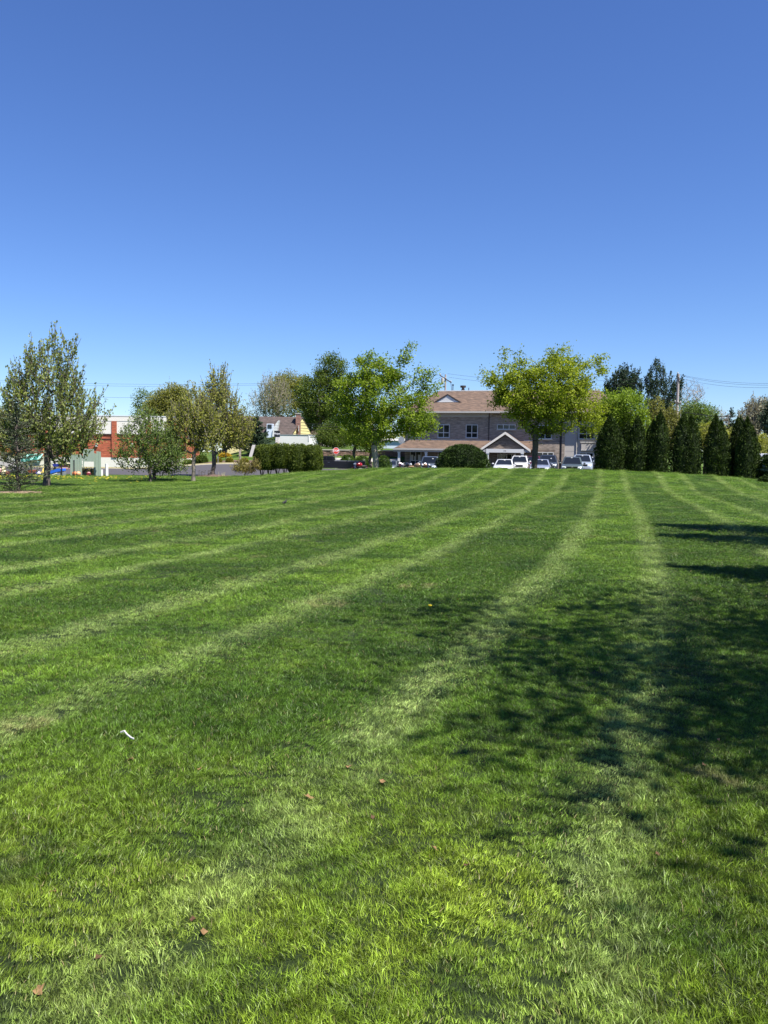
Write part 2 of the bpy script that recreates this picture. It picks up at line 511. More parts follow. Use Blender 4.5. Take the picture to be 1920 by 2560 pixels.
M['lawn'] = ground_mat()
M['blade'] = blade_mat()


# ------------------------------------------------------------------ ground, road, parking lot
def axis(lo, hi, fine, steps):
    """coordinates from lo to hi: fine step inside the given ranges, coarser outside"""
    out, v = [], lo
    while v < hi:
        out.append(v)
        st = next((s for a, b, s in steps if a <= v < b), fine)
        v += st
    return np.array(out + [hi])


def sheet(name, xs, ys, mt, lift=0.0, mask=None):
    X, Y = np.meshgrid(xs, ys)
    V = np.stack([X, Y, Z(X, Y) + lift], -1).reshape(-1, 3)
    nx, ny = len(xs), len(ys)
    i = np.arange(nx * ny).reshape(ny, nx)
    F = np.stack([i[:-1, :-1], i[:-1, 1:], i[1:, 1:], i[1:, :-1]], -1).reshape(-1, 4)
    if mask is not None:
        cc = V[F].mean(1); F = F[mask(cc[:, 0], cc[:, 1])]
    me = np_mesh(name, V, F)
    me.polygons.foreach_set('use_smooth', [True] * len(me.polygons))
    me.materials.append(mt)
    o = link(bpy.data.objects.new(name, me))
    o['kind'] = 'structure'
    return o


gx = axis(-900, 900, 1, [(-900, -80, 40), (-80, -30, 2.5), (-30, -9, 1), (-9, 9, .4), (9, 36, .8), (36, 80, 2.5), (80, 900, 40)])
gy = axis(-60, 1400, 1, [(-60, -4, 8), (-4, 14, .4), (14, 75, .8), (75, 170, 1.5), (170, 400, 12), (400, 1500, 60)])
sheet('ground', gx, gy, M['lawn'])


def kerb_y(x):
    return np.interp(x, [-80, -32, -22.7, -13.6, -8, 0], [92, 89.5, 87.2, 85.2, 84.0, 83.2])


def front_y(x):
    return np.interp(x, [-80, -30, -12, -8.0], [64.8, 64.8, 64.8, 66.5])


def strip(name, x0, x1, nx, fa, fb, ny, mt, lift):
    xs = np.linspace(x0, x1, nx)
    V = []
    for t in np.linspace(0, 1, ny):
        y = fa(xs) * (1 - t) + fb(xs) * t
        V.append(np.stack([xs, y, Z(xs, y) + lift], -1))
    V = np.concatenate(V)
    i = np.arange(nx * ny).reshape(ny, nx)
    F = np.stack([i[:-1, :-1], i[:-1, 1:], i[1:, 1:], i[1:, :-1]], -1).reshape(-1, 4)
    me = np_mesh(name, V, F); me.materials.append(mt)
    me.polygons.foreach_set('use_smooth', [True] * len(me.polygons))
    o = link(bpy.data.objects.new(name, me)); o['kind'] = 'structure'
    return o


strip('road', -80, -9.2, 90, front_y, kerb_y, 20, M['asphalt'], .03)
strip('gutter', -80, -9.2, 90, lambda x: kerb_y(x) - 1.0, kerb_y, 5, M['concrete'], .045)
strip('parking_lot', -9.2, 46, 70, lambda x: x * 0 + 68.5, lambda x: np.interp(x, [-9, 1, 4], [91, 92, 100]), 26, M['asphalt'], .03)
strip('pavement', -6, 1.8, 12, lambda x: x * 0 + 96.0, lambda x: x * 0 + 98.6, 5, M['concrete'], .05)
mb = MB()
xs = np.linspace(-80, -9.2, 48)
rings = []
for x in xs:
    y = float(kerb_y(x)); z = zf(x, y)
    rings.append([(x, y, z - .1), (x, y + .03, z + .17), (x, y + .2, z + .17), (x, y + .2, z - .1)])
mb.loft(rings)
k = mb.build('kerb', M['kerb_yellow']); k['kind'] = 'structure'
# planting bed behind the kerb
strip('planting_bed', -25, -12, 24, lambda x: kerb_y(x) + .25, lambda x: kerb_y(x) + 4.0, 6, M['mulch'], .03)


# ------------------------------------------------------------------ grass
def lawn_u(x, y):
    return x - .265 * y + .3 + 1.6 * np.exp(-y / 11)


def tuft_mesh(seed, nb, rad, hmin, hmax, wid, lean):
    r = np.random.default_rng(seed)
    px, py = r.normal(0, rad * .5, nb), r.normal(0, rad * .5, nb)
    h = r.uniform(hmin, hmax, nb) * r.choice([1, 1, 1, .7, 1.25], nb)
    az = r.normal(0, 1.0, nb)                       # blades bend about +X, the way the mower pushed them
    ln = np.abs(r.normal(lean, .28, nb)) * h
    tw = r.uniform(0, math.pi, nb)
    w = wid * r.uniform(.7, 1.3, nb)
    dx, dy = np.cos(az), np.sin(az)
    sx, sy = np.cos(tw), np.sin(tw)
    V = np.zeros((nb, 5, 3))
    for k, (t, ww) in enumerate(((0, 1.0), (0, -1.0), (.55, .8), (.55, -.8), (1.0, 0))):
        V[:, k, 0] = px + dx * ln * t ** 1.7 + sx * w * ww * .5
        V[:, k, 1] = py + dy * ln * t ** 1.7 + sy * w * ww * .5
        V[:, k, 2] = h * t * (1 - .22 * np.minimum(ln / h, 1.2) * t) - .004
    b = (np.arange(nb) * 5)[:, None]
    Fq = b + np.array([[0, 1, 3, 2]]); Ft = b + np.array([[2, 3, 4]])
    me = np_mesh('grass_tuft', V.reshape(-1, 3), Fq, Ft, {'v': np.repeat(r.uniform(0, 1, nb), 5)})
    me.materials.append(M['blade'])
    return me


tufts = bpy.data.collections.new('grass_tufts')      # the tuft shapes the lawn is planted with
for i in range(10):
    me = tuft_mesh(i, 96, .072, .017, .034, .0024, (.55, .75, .4, .9, .6)[i % 5])
    tufts.objects.link(bpy.data.objects.new('grass_tuft', me))


def scatter():
    r = np.random.default_rng(11)
    P = []
    for y0, y1, dens, sx, sz in ((.8, 1.7, 300, 1.0, 1.0), (1.7, 3.2, 720, 1.0, 1.0), (3.2, 5.5, 640, 1.05, 1.0), (5.5, 9, 450, 1.22, 1.0), (9, 16, 235, 1.55, 1.05), (16, 30, 92, 2.3, 1.1), (30, 64, 30, 3.6, 1.2)):
        wide = 2.4 if y1 < 20 else .5
        xm0 = -(y1 * .50 + wide); xm1 = y1 * .50 + wide
        n = int((y1 - y0) * (xm1 - xm0) * dens)
        x = r.uniform(xm0, xm1, n); y = r.uniform(y0, y1, n)
        k = (np.abs(x) < y * .49 + wide) & ((y < 61.5) | (x < -11))
        thin = vnoise(x * 1.1, y * 1.1, 21) + .5 * vnoise(x * 3.3, y * 3.3, 22)
        k &= r.uniform(0, 1, n) < np.where(thin > 1.15, .5, 1.0) * np.clip(1.0 + .35 * vnoise(x * 5.5, y * 5.5, 24), .65, 1)
        x, y = x[k], y[k]
        P.append(np.stack([x, y, np.full(len(x), sx), np.full(len(x), sz)], -1))
    P = np.concatenate(P)
    x, y = P[:, 0], P[:, 1]
    z = Z(x, y) - .003
    u = lawn_u(x, y) + .4 * vnoise(x * .3, y * .3, 4)
    ph = np.mod(u, 3.7)
    away = np.where(ph < 1.62, -1, 1)                                    # neighbouring passes run in opposite directions
    d0 = np.minimum(np.minimum(ph, 3.7 - ph), np.abs(ph - 1.62))
    online = d0 < .22
    slope = .265 - (1.6 / 11) * -np.exp(-y / 11)
    ang = np.arctan2(np.ones_like(x), slope) + np.where(away > 0, 0, .9)
    ang = np.where(online, np.arctan2(1, slope), ang)
    ang = ang + r.normal(0, 1.5, len(x)) * np.where(online, .25, 1) + .6 * vnoise(x * 1.7, y * 1.7, 9)
    tilt = np.where(online, r.uniform(.2, .6, len(x)), r.uniform(-.12, .3, len(x)))
    big = 1 + .20 * vnoise(x * .8, y * .8, 14) + .22 * vnoise(x * 4.1, y * 4.1, 15) + .14 * r.normal(0, 1, len(x))
    rot = np.stack([np.zeros_like(x), tilt, ang], -1)
    sc = np.stack([P[:, 2] * np.clip(big, .7, 1.4), P[:, 2] * np.clip(big, .7, 1.4), P[:, 3] * np.clip(big, .55, 1.5) * np.where(online, .9, 1)], -1)
    me = bpy.data.meshes.new('grass')
    me.vertices.add(len(x)); me.vertices.foreach_set('co', np.stack([x, y, z], -1).astype(np.float32).ravel())
    a = me.attributes.new('rot', 'FLOAT_VECTOR', 'POINT'); a.data.foreach_set('vector', rot.astype(np.float32).ravel())
    a = me.attributes.new('sc', 'FLOAT_VECTOR', 'POINT'); a.data.foreach_set('vector', sc.astype(np.float32).ravel())
    a = me.attributes.new('pick', 'INT', 'POINT'); a.data.foreach_set('value', r.integers(0, 10, len(x)).astype(np.int32))
    me.materials.append(M['blade'])
    o = link(bpy.data.objects.new('grass', me))
    tag(o, 'short mown green grass in pale and dark mowing stripes across the lawn', 'grass', kind='stuff')
    ng = bpy.data.node_groups.new('plant_grass', 'GeometryNodeTree')
    ng.interface.new_socket('Geometry', in_out='INPUT', socket_type='NodeSocketGeometry')
    ng.interface.new_socket('Geometry', in_out='OUTPUT', socket_type='NodeSocketGeometry')
    n, l = ng.nodes, ng.links
    gi, go = n.new('NodeGroupInput'), n.new('NodeGroupOutput')
    ip = n.new('GeometryNodeInstanceOnPoints'); ci = n.new('GeometryNodeCollectionInfo')
    ci.inputs['Collection'].default_value = tufts; ci.inputs['Separate Children'].default_value = True; ci.inputs['Reset Children'].default_value = True

    def attr(name, typ):
        q = n.new('GeometryNodeInputNamedAttribute'); q.data_type = typ; q.inputs['Name'].default_value = name
        return q.outputs['Attribute']
    er = n.new('FunctionNodeEulerToRotation')
    l.new(attr('rot', 'FLOAT_VECTOR'), er.inputs[0])
    l.new(gi.outputs[0], ip.inputs['Points']); l.new(ci.outputs[0], ip.inputs['Instance'])
    ip.inputs['Pick Instance'].default_value = True
    l.new(attr('pick', 'INT'), ip.inputs['Instance Index']); l.new(er.outputs[0], ip.inputs['Rotation']); l.new(attr('sc', 'FLOAT_VECTOR'), ip.inputs['Scale'])
    l.new(ip.outputs[0], go.inputs[0])
    md = o.modifiers.new('plant_grass', 'NODES'); md.node_group = ng


scatter()


# ------------------------------------------------------------------ trees, shrubs, hedges
def leaf_quads(P, size, rng, up=.35, aspect=.6, dirs=None, flat=None):
    """one small rhombic leaf at each point; dirs = preferred long direction"""
    n = len(P)
    a = rng.normal(0, 1, (n, 3))
    if dirs is not None: a = a * .55 + dirs * 1.2
    a[:, 2] += up * rng.uniform(-1, 1, n)
    a /= np.linalg.norm(a, axis=1, keepdims=True) + 1e-9
    b = rng.normal(0, 1, (n, 3)); b[:, 2] *= .6
    b -= a * (a * b).sum(1, keepdims=True)
    b /= np.linalg.norm(b, axis=1, keepdims=True) + 1e-9
    s = size * rng.uniform(.6, 1.35, n)[:, None]
    V = np.stack([P - a * s * .5, P + b * s * aspect * .5, P + a * s * .5, P - b * s * aspect * .5], 1)
    F = (np.arange(n) * 4)[:, None] + np.arange(4)
    return V.reshape(-1, 3), F


def leaf_obj(name, P, size, rng, mt, parent, v, **kw):
    V, F = leaf_quads(P, size, rng, **kw)
    me = np_mesh(name, V, F, None, {'v': np.repeat(v, 4)})
    me.materials.append(mt)
    o = link(bpy.data.objects.new(name, me), parent)
    o['kind'] = 'stuff'
    return o


def lobes_sample(lobes, n, rng, shell=.55):
    """points in a union of ellipsoids (cx,cy,cz,rx,ry,rz), denser towards the outside"""
    vol = np.array([l[3] * l[4] * l[5] for l in lobes]); vol = vol ** .8
    k = rng.choice(len(lobes), n, p=vol / vol.sum())
    L = np.array(lobes)[k]
    d = rng.normal(0, 1, (n, 3)); d /= np.linalg.norm(d, axis=1, keepdims=True)
    r = rng.uniform(0, 1, n) ** (1 / (3 + 2 * shell))
    return L[:, :3] + d * r[:, None] * L[:, 3:6]


def grow(trunk, pts, rng, upright=.6, seg=.6, wig=.06, start=1):
    """nodes and parents of a branching skeleton that reaches every point of pts from the trunk polyline"""
    nodes = [np.array(p, float) for p in trunk]
    par = [-1] + list(range(len(trunk) - 1))
    N = np.zeros((len(trunk) + len(pts) * 12 + 10, 3)); N[:len(trunk)] = nodes
    par = list(par); cnt = len(trunk)
    base = N[min(start, len(trunk) - 1)]
    order = np.argsort(np.linalg.norm((pts - base) * np.array([1, 1, .8]), axis=1))
    ends = []
    for i in order:
        p = pts[i]
        q = N[start:cnt]
        d = p - q
        dist = np.linalg.norm(d, axis=1)
        cost = dist + upright * np.maximum(0, -d[:, 2] + .25 * np.hypot(d[:, 0], d[:, 1])) + .25 * np.linalg.norm(q - base, axis=1) * .35
        j = int(np.argmin(cost)) + start
        k = min(max(1, int(math.ceil(dist[j - start] / seg))), 10)
        a = N[j].copy(); prev = j
        for t in range(1, k + 1):
            f = t / k
            pt = a + (p - a) * f
            if t < k: pt = pt + rng.normal(0, wig * dist[j - start], 3) * .5 + np.array([0, 0, -.05 * dist[j - start] * math.sin(math.pi * f)])
            if cnt >= len(N): break
            N[cnt] = pt; par.append(prev); prev = cnt; cnt += 1
        ends.append(prev)
    return N[:cnt], np.array(par), np.array(ends)


def wood(name, N, par, r_tip, r_base, mt, parent, ex=2.3, sides=5, flare=1.35):
    n = len(N)
    acc = np.zeros(n)
    for i in range(n - 1, 0, -1):
        if acc[i] == 0: acc[i] = r_tip ** ex
        acc[par[i]] += acc[i]
    r = acc ** (1 / ex)
    k = r_base / r[0]
    r = r * (1 + (k - 1) * np.clip((r - r_tip) / max(r[0] - r_tip, 1e-6), 0, 1))
    c = np.arange(1, n); p = par[1:]
    A, B = N[p], N[c]
    ra = np.minimum(r[p], r[c] * 1.45 + .002); rb = r[c]
    if flare: ra[0] = r_base * flare
    d = B - A; d /= np.linalg.norm(d, axis=1, keepdims=True) + 1e-9
    up = np.where(np.abs(d[:, 2:3]) < .9, np.array([[0, 0, 1.0]]), np.array([[1.0, 0, 0]]))
    s = np.cross(d, up); s /= np.linalg.norm(s, axis=1, keepdims=True) + 1e-9
    t = np.cross(s, d)
    an = np.arange(sides) * 2 * math.pi / sides
    ring = s[:, None, :] * np.cos(an)[None, :, None] + t[:, None, :] * np.sin(an)[None, :, None]
    V = np.concatenate([A[:, None] + ring * ra[:, None, None], B[:, None] + ring * rb[:, None, None]], 1).reshape(-1, 3)
    q = np.arange(sides); q2 = (q + 1) % sides
    F = np.stack([q, q2, q2 + sides, q + sides], -1)[None] + (np.arange(n - 1) * 2 * sides)[:, None, None]
    me = np_mesh(name, V, F.reshape(-1, 4))
    me.polygons.foreach_set('use_smooth', [True] * len(me.polygons))
    me.materials.append(mt)
    return link(bpy.data.objects.new(name, me), parent)


def broadleaf(name, loc, label, lobes, trunk, r_base, leaf, mt, bark, seed, n_pts=260, per=26, spread=.28, size=.14, upright=.6, shoots=0, shoot_len=.8, wind=(0, 0, 0),
              group=None, shell=.55, cat='tree', seg=.6, extra=None, r_tip=.010, tone=None, bare=0.0, sun_tone=.0):
    """tapered trunk with limbs that reach every part of the crown; leaves sit on the outer twigs"""
    rng = np.random.default_rng(seed)
    per = int(per * (1.9 if bare == 0 else 1))
    t = thing(name, loc, label, cat, group=group)
    pts = lobes_sample(lobes, n_pts, rng, shell)
    if extra is not None: pts = np.concatenate([pts, np.array(extra, float)])
    pts = pts[pts[:, 2] > .3]
    N, par, ends = grow(trunk, pts, rng, upright, seg, start=max(1, len(trunk) - 2))
    cc = np.average(pts, axis=0)
    wind = np.array(wind, float)
    LP, LD = [], []
    if shoots:
        e = np.repeat(ends, shoots)
        out = N[e] - np.array([cc[0], cc[1], cc[2] * .35]); out /= np.linalg.norm(out, axis=1, keepdims=True) + 1e-9
        d = out * .55 + np.array([0, 0, .9]) + rng.normal(0, .22, out.shape) + wind
        d /= np.linalg.norm(d, axis=1, keepdims=True)
        ln = shoot_len * rng.uniform(.4, 1.25, len(e))[:, None]
        st = N[e]; en = st + d * ln
        n0 = len(N)
        N = np.concatenate([N, en]); par = np.concatenate([par, e])
        kk = max(3, int(per * .6))
        f = rng.uniform(.1, 1.03, (len(e), kk, 1))
        LP.append((st[:, None] + (en - st)[:, None] * f + rng.normal(0, spread * .30, (len(e), kk, 3))).reshape(-1, 3))
        LD.append(np.repeat(d, kk, 0))
    k2 = per if not shoots else max(2, int(per * .55))
    E = ends if bare == 0 else ends[rng.uniform(0, 1, len(ends)) > bare]
    pe = N[par[E]]
    f = rng.uniform(-.1, 1.1, (len(E), k2, 1))
    off = rng.normal(0, spread, (len(E), k2, 3)); off[:, :, 2] *= .75
    LP.append((pe[:, None] + (N[E] - pe)[:, None] * f + off + wind * .25 * rng.uniform(0, 1, (len(E), k2, 1))).reshape(-1, 3))
    LD.append(rng.normal(0, .6, (len(E) * k2, 3)) + wind)
    P = np.concatenate(LP); D = np.concatenate(LD)
    k = P[:, 2] > .15
    P, D = P[k], D[k]
    clump = np.array([mnoise.noise(Vector(p * 1.1 + seed)) for p in P])
    v = np.clip(.48 + .55 * clump + rng.normal(0, .2, len(P)), 0, 1)
    wood('trunk', N, par, r_tip, r_base, bark, t)
    leaf_obj('crown', P, size, rng, mt, t, v, dirs=D)
    return t


def needles_tree(name, loc, label, h, r0, mt, bark, seed, levels=20, droop=-.05, size=.16, per=16, r_base=.1, clear=.3, group=None, rag=.35, taper=.9, up=.0, gaps=0.0):
    """conifer with whorls of branches set with needle sprays"""
    rng = np.random.default_rng(seed)
    t = thing(name, loc, label, 'tree', group=group)
    N = [np.array((0, 0, 0.))]; par = [-1]
    ks = 14
    for i in range(1, ks + 1):
        N.append(np.array((rng.normal(0, .012) * h, rng.normal(0, .012) * h, h * i / ks)) if i < ks else np.array((0, 0, h * .985))); par.append(i - 1)
    P, D = [], []
    z = clear
    while z < h * .97:
        f = (z - clear) / (h - clear)
        rr = r0 * (1 - f) ** taper * (.55 + .45 * min(1, (f + .02) * 9)) + .03 * h * .1
        nb = max(4, int(6 + 5 * (1 - f)))
        for b in range(nb):
            if rng.uniform() < gaps: continue
            az = rng.uniform(0, 2 * math.pi); L = rr * rng.uniform(1 - rag, 1 + rag * .45)
            if L < .05: continue
            zz = z + rng.uniform(-.5, .5) * h / levels
            j = min(ks, max(0, int(zz / h * ks)))
            st = np.array((0, 0, zz)); dirv = np.array((math.cos(az), math.sin(az), droop + up + rng.normal(0, .08)))
            nseg = max(2, int(L / .4)); prev = j
            for q in range(1, nseg + 1):
                g = q / nseg
                pt = st + dirv * L * g + np.array((0, 0, .22 * L * g * g * (1 if up == 0 else .3)))
                N.append(pt); par.append(prev); prev = len(N) - 1
            m = max(4, int(per * L * 2.2))
            g = rng.uniform(.12, 1.05, m)[:, None]
            side = np.array((-dirv[1], dirv[0], 0)) * rng.normal(0, .16, m)[:, None] * L * (1.1 - g * .7)
            P.append(st + dirv * L * g + np.array((0, 0, .22)) * L * g * g * (1 if up == 0 else .3) + side + rng.normal(0, size * .28, (m, 3)))
            D.append(np.repeat(dirv[None] * 1.0, m, 0) + side * 2)
        z += h / levels * (1 - .45 * f)
    k = 26
    P.append(np.stack([rng.normal(0, .03, k), rng.normal(0, .03, k), rng.uniform(h * .86, h * 1.0, k)], -1)); D.append(np.tile([0, 0, 1.0], (k, 1)))
    P = np.concatenate(P); D = np.concatenate(D)
    kk = P[:, 2] > .08
    P, D = P[kk], D[kk]
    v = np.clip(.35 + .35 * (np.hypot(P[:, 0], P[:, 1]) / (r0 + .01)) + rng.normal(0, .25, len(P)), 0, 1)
    wood('trunk', np.array(N), np.array(par), .008, r_base, bark, t, ex=2.6, flare=1.2)
    leaf_obj('crown', P, size, rng, mt, t, v, dirs=D, aspect=.42)
    return t


def dense_shrub(name, loc, label, shape, mt, seed, n=6000, size=.10, cat='shrub', group=None, lift=0.0, core=True, up=0.0, stems=None, rough=.12, part='foliage', aspect=.6, back=.8):
    """clipped or columnar evergreen: leaves spread over and just under the surface of a body, a dark twiggy core behind them.
    shape(theta, t) -> radius_x, radius_y, cx, cy, z for t in 0..1 (bottom to top)"""
    rng = np.random.default_rng(seed)
    t = thing(name, loc, label, cat, group=group)
    P, D = [], []
    for sh, w in shape:
        m = int(n * w)
        th = rng.uniform(0, 2 * math.pi, m); tt = rng.uniform(0, 1, m) ** .92
        rx, ry, cx, cy_, z = sh(th, tt)
        lump = 1 + rough * np.array([mnoise.noise(Vector((math.cos(a) * 1.6 + seed, math.sin(a) * 1.6, b * 3.2))) for a, b in zip(th, z)]) \
            + rough * .7 * np.array([mnoise.noise(Vector((math.cos(a) * 4 + seed, math.sin(a) * 4, b * 5))) for a, b in zip(th, z)])
        q = lump * (1 - np.abs(rng.normal(0, .10, m)))
        p = np.stack([cx + rx * np.cos(th) * q, cy_ + ry * np.sin(th) * q, z + rng.normal(0, size * .4, m)], -1)
        P.append(p)
        D.append(np.stack([np.cos(th) * (1 - up), np.sin(th) * (1 - up), np.full(m, .35 + up)], -1))
    P = np.concatenate(P); D = np.concatenate(D)
    k = P[:, 2] > .03
    P, D = P[k], D[k]
    cl = np.array([mnoise.noise(Vector(p * 2.2 + seed)) for p in P])
    v = np.clip(.45 + .5 * cl + rng.normal(0, .22, len(P)), 0, 1)
    f = leaf_obj(part, P, size, rng, mt, t, v, dirs=D, aspect=aspect)
    if core:
        vs_, fs = [], []
        for sh, w in shape:
            a = np.linspace(0, 2 * math.pi, 17)[:-1]; tt = np.linspace(0, 1, 11)
            A, T = np.meshgrid(a, tt)
            rx, ry, cx, cy_, z = sh(A.ravel(), T.ravel())
            V = np.stack([cx + rx * np.cos(A.ravel()) * back, cy_ + ry * np.sin(A.ravel()) * back, z * .96], -1)
            n0 = sum(len(x) for x in vs_); vs_.append(V)
            i = np.arange(11 * 16).reshape(11, 16) + n0
            fs.append(np.stack([i[:-1], np.roll(i[:-1], -1, 1), np.roll(i[1:], -1, 1), i[1:]], -1).reshape(-1, 4))
        V = np.concatenate(vs_)
        me = np_mesh('twigs', V, np.concatenate(fs), None, {'v': np.full(len(V), .1)})
        me.materials.append(mt); link(bpy.data.objects.new('twigs', me), t)
    if stems:
        mb = MB()
        for (x, y) in stems:
            for q in range(4):
                a = rng.uniform(0, 6.28); mb.tube([(x + .06 * math.cos(a), y + .06 * math.sin(a), 0), (x + .22 * math.cos(a), y + .2 * math.sin(a), .6), (x + .45 * math.cos(a), y + .35 * math.sin(a), 1.3)], [.035, .03, .015], 5)
        mb.build('stems', M['bark'], t)
    return t


L = {}
L['pear'] = leaf_mat('grey_green_leaves', (.125, .158, .042), (.345, .385, .125), .42)
L['olive'] = leaf_mat('olive_spring_leaves', (.165, .175, .036), (.40, .395, .105), .42)
L['dogwood'] = leaf_mat('mid_green_leaves', (.070, .115, .026), (.21, .28, .080), .4)
L['zelkova'] = leaf_mat('fresh_green_leaves', (.072, .122, .009), (.285, .37, .032), .38)
L['zelkova_y'] = leaf_mat('yellow_green_leaves', (.105, .150, .010), (.35, .395, .034), .38)
L['maple'] = leaf_mat('lime_maple_leaves', (.085, .145, .011), (.25, .335, .036), .36)
L['dark'] = leaf_mat('dark_green_leaves', (.045, .078, .013), (.165, .215, .038), .35)
L['yellowish'] = leaf_mat('tan_green_leaves', (.125, .128, .026), (.30, .295, .085), .38)
L['willow'] = leaf_mat('pale_grey_green_buds', (.15, .155, .06), (.29, .29, .14), .3)
L['spruce'] = leaf_mat('spruce_needles', (.035, .052, .026), (.145, .175, .092), .12)
L['pine'] = leaf_mat('pine_needles', (.012, .027, .014), (.055, .09, .045), .1)
L['thuja'] = leaf_mat('arborvitae_sprays', (.007, .016, .003), (.064, .100, .015), .15)
L['yew'] = leaf_mat('yew_needles', (.006, .015, .003), (.056, .10, .015), .1)
L['hedge'] = leaf_mat('privet_leaves', (.038, .060, .010), (.175, .215, .045), .35)
L['laurel'] = leaf_mat('glossy_green_leaves', (.022, .048, .007), (.105, .165, .022), .25, rough=.4)
L['gold'] = leaf_mat('golden_shrub_leaves', (.15, .15, .02), (.32, .31, .045), .3, tcol=(1.2, 1.1, .4))
L['goldflower'] = leaf_mat('orange_yellow_blossom', (.36, .24, .016), (.55, .38, .04), .2, tcol=(1.1, 1, .5))
L['cream'] = leaf_mat('cream_blossom', (.19, .18, .095), (.42, .40, .28), .3, tcol=(1.1, 1.05, .8))
L['pinkbud'] = leaf_mat('pink_grey_buds', (.14, .09, .09), (.23, .16, .15), .2, tcol=(1.1, .8, .8))
L['russet'] = leaf_mat('yellow_and_russet_leaves', (.14, .10, .028), (.27, .25, .065), .3)


def trunk_line(h, lean=(0, 0), k=5, wob=.03, seed=0):
    r = np.random.default_rng(seed)
    return [(lean[0] * (i / k) ** 1.3 + r.normal(0, wob) * (0 < i), lean[1] * (i / k) + r.normal(0, wob) * (0 < i), h * i / k) for i in range(k + 1)]


def W(px, py, y):
    p = at(px, py, y)
    return p


def lobes_px(base, y, spec):
    """crown lobes measured in the photograph: (px_left, px_right, py_top, py_bottom[, depth offset[, depth scale]])"""
    out = []
    for s in spec:
        l, r, tp, bt = s[:4]; dy = s[4] if len(s) > 4 else 0; ds = s[5] if len(s) > 5 else .85
        a, b = at(l, (tp + bt) / 2, y + dy), at(r, (tp + bt) / 2, y + dy)
        c, d = at((l + r) / 2, tp, y + dy), at((l + r) / 2, bt, y + dy)
        rx, rz = (b.x - a.x) / 2, (c.z - d.z) / 2
        out.append(((a.x + b.x) / 2 - base[0], dy, (c.z + d.z) / 2 - base[2], rx, rx * ds, rz))
    return out


def pt_px(base, y, pts):
    return [tuple(at(px, py, y + dy) - Vector(base)) for px, py, dy in pts]


def ground_at(px, py, y):
    p = at(px, py, y)
    return (p.x, y, zf(p.x, y) - .03)


# --- left group on the lawn
b = ground_at(116, 1213, 42)
broadleaf('pear_tree', b, 'tall left tree with thin grey-green spring leaves over the blue slide', lobes_px(b, 42, [(15, 215, 905, 1110), (65, 195, 840, 990), (0, 130, 950, 1130), (120, 265, 980, 1140), (40, 230, 1020, 1150), (90, 250, 1050, 1160), (-20, 100, 1040, 1150)]),
          [tuple(p) for p in trunk_line(2.6, (.1, 0), 5, .02, 1)], .17, None, L['pear'], M['bark'], 101, n_pts=560, per=9, spread=.17, size=.132, upright=.9, shoots=2, shoot_len=.95, shell=.8, r_tip=.008)
b = ground_at(43, 1231, 33.8)
needles_tree('spruce_tree', b, 'young sparse spruce at the left edge standing in a mulch ring', 4.0, 1.25, L['spruce'], M['bark'], 102, levels=20, size=.085, per=24, r_base=.07, clear=.22, rag=.5, taper=.75)
b = ground_at(376, 1205, 49.5)
broadleaf('small_tree', b, 'small round dark green tree left of the pale trunked one', lobes_px(b, 49.5, [(290, 440, 1050, 1180), (330, 430, 1025, 1120), (285, 380, 1100, 1180), (370, 460, 1090, 1195)]),
          trunk_line(1.1, (-.05, 0), 4, .02, 3), .09, None, L['dogwood'], M['bark'], 103, n_pts=330, per=13, spread=.18, size=.11, upright=.5, shoots=1, shoot_len=.55, r_tip=.007)
b = ground_at(384, 1196, 54)
broadleaf('small_tree', b, 'dark slim tree hidden close behind the small round one', lobes_px(b, 54, [(350, 470, 1060, 1185), (395, 470, 1110, 1190)]),
          trunk_line(1.0, (.1, 0), 4, .02, 4), .13, None, L['dark'], M['bark'], 104, n_pts=170, per=18, spread=.24, size=.12, upright=.5, r_tip=.008)
b = ground_at(483, 1204, 51)
broadleaf('pear_tree', b, 'olive leaved tree with a thin pale trunk near the road', lobes_px(b, 51, [(420, 545, 1000, 1130), (440, 530, 975, 1070), (410, 480, 1040, 1140), (480, 560, 1030, 1140)]),
          trunk_line(1.7, (.03, 0), 5, .02, 5), .12, None, L['olive'], M['bark_light'], 105, n_pts=340, per=10, spread=.20, size=.12, upright=.8, shoots=2, shoot_len=.75, r_tip=.008)
b = ground_at(533, 1191, 63.6)
broadleaf('pear_tree', b, 'tallest olive leaved tree with spiky top by the road edge', lobes_px(b, 63.6, [(490, 600, 980, 1100), (512, 580, 940, 1030), (560, 630, 1030, 1110), (475, 560, 1030, 1110), (540, 635, 1055, 1125)]),
          trunk_line(2.2, (.05, 0), 5, .03, 6), .17, None, L['olive'], M['bark'], 106, n_pts=460, per=10, spread=.22, size=.14, upright=.9, shoots=2, shoot_len=1.2, r_tip=.010)

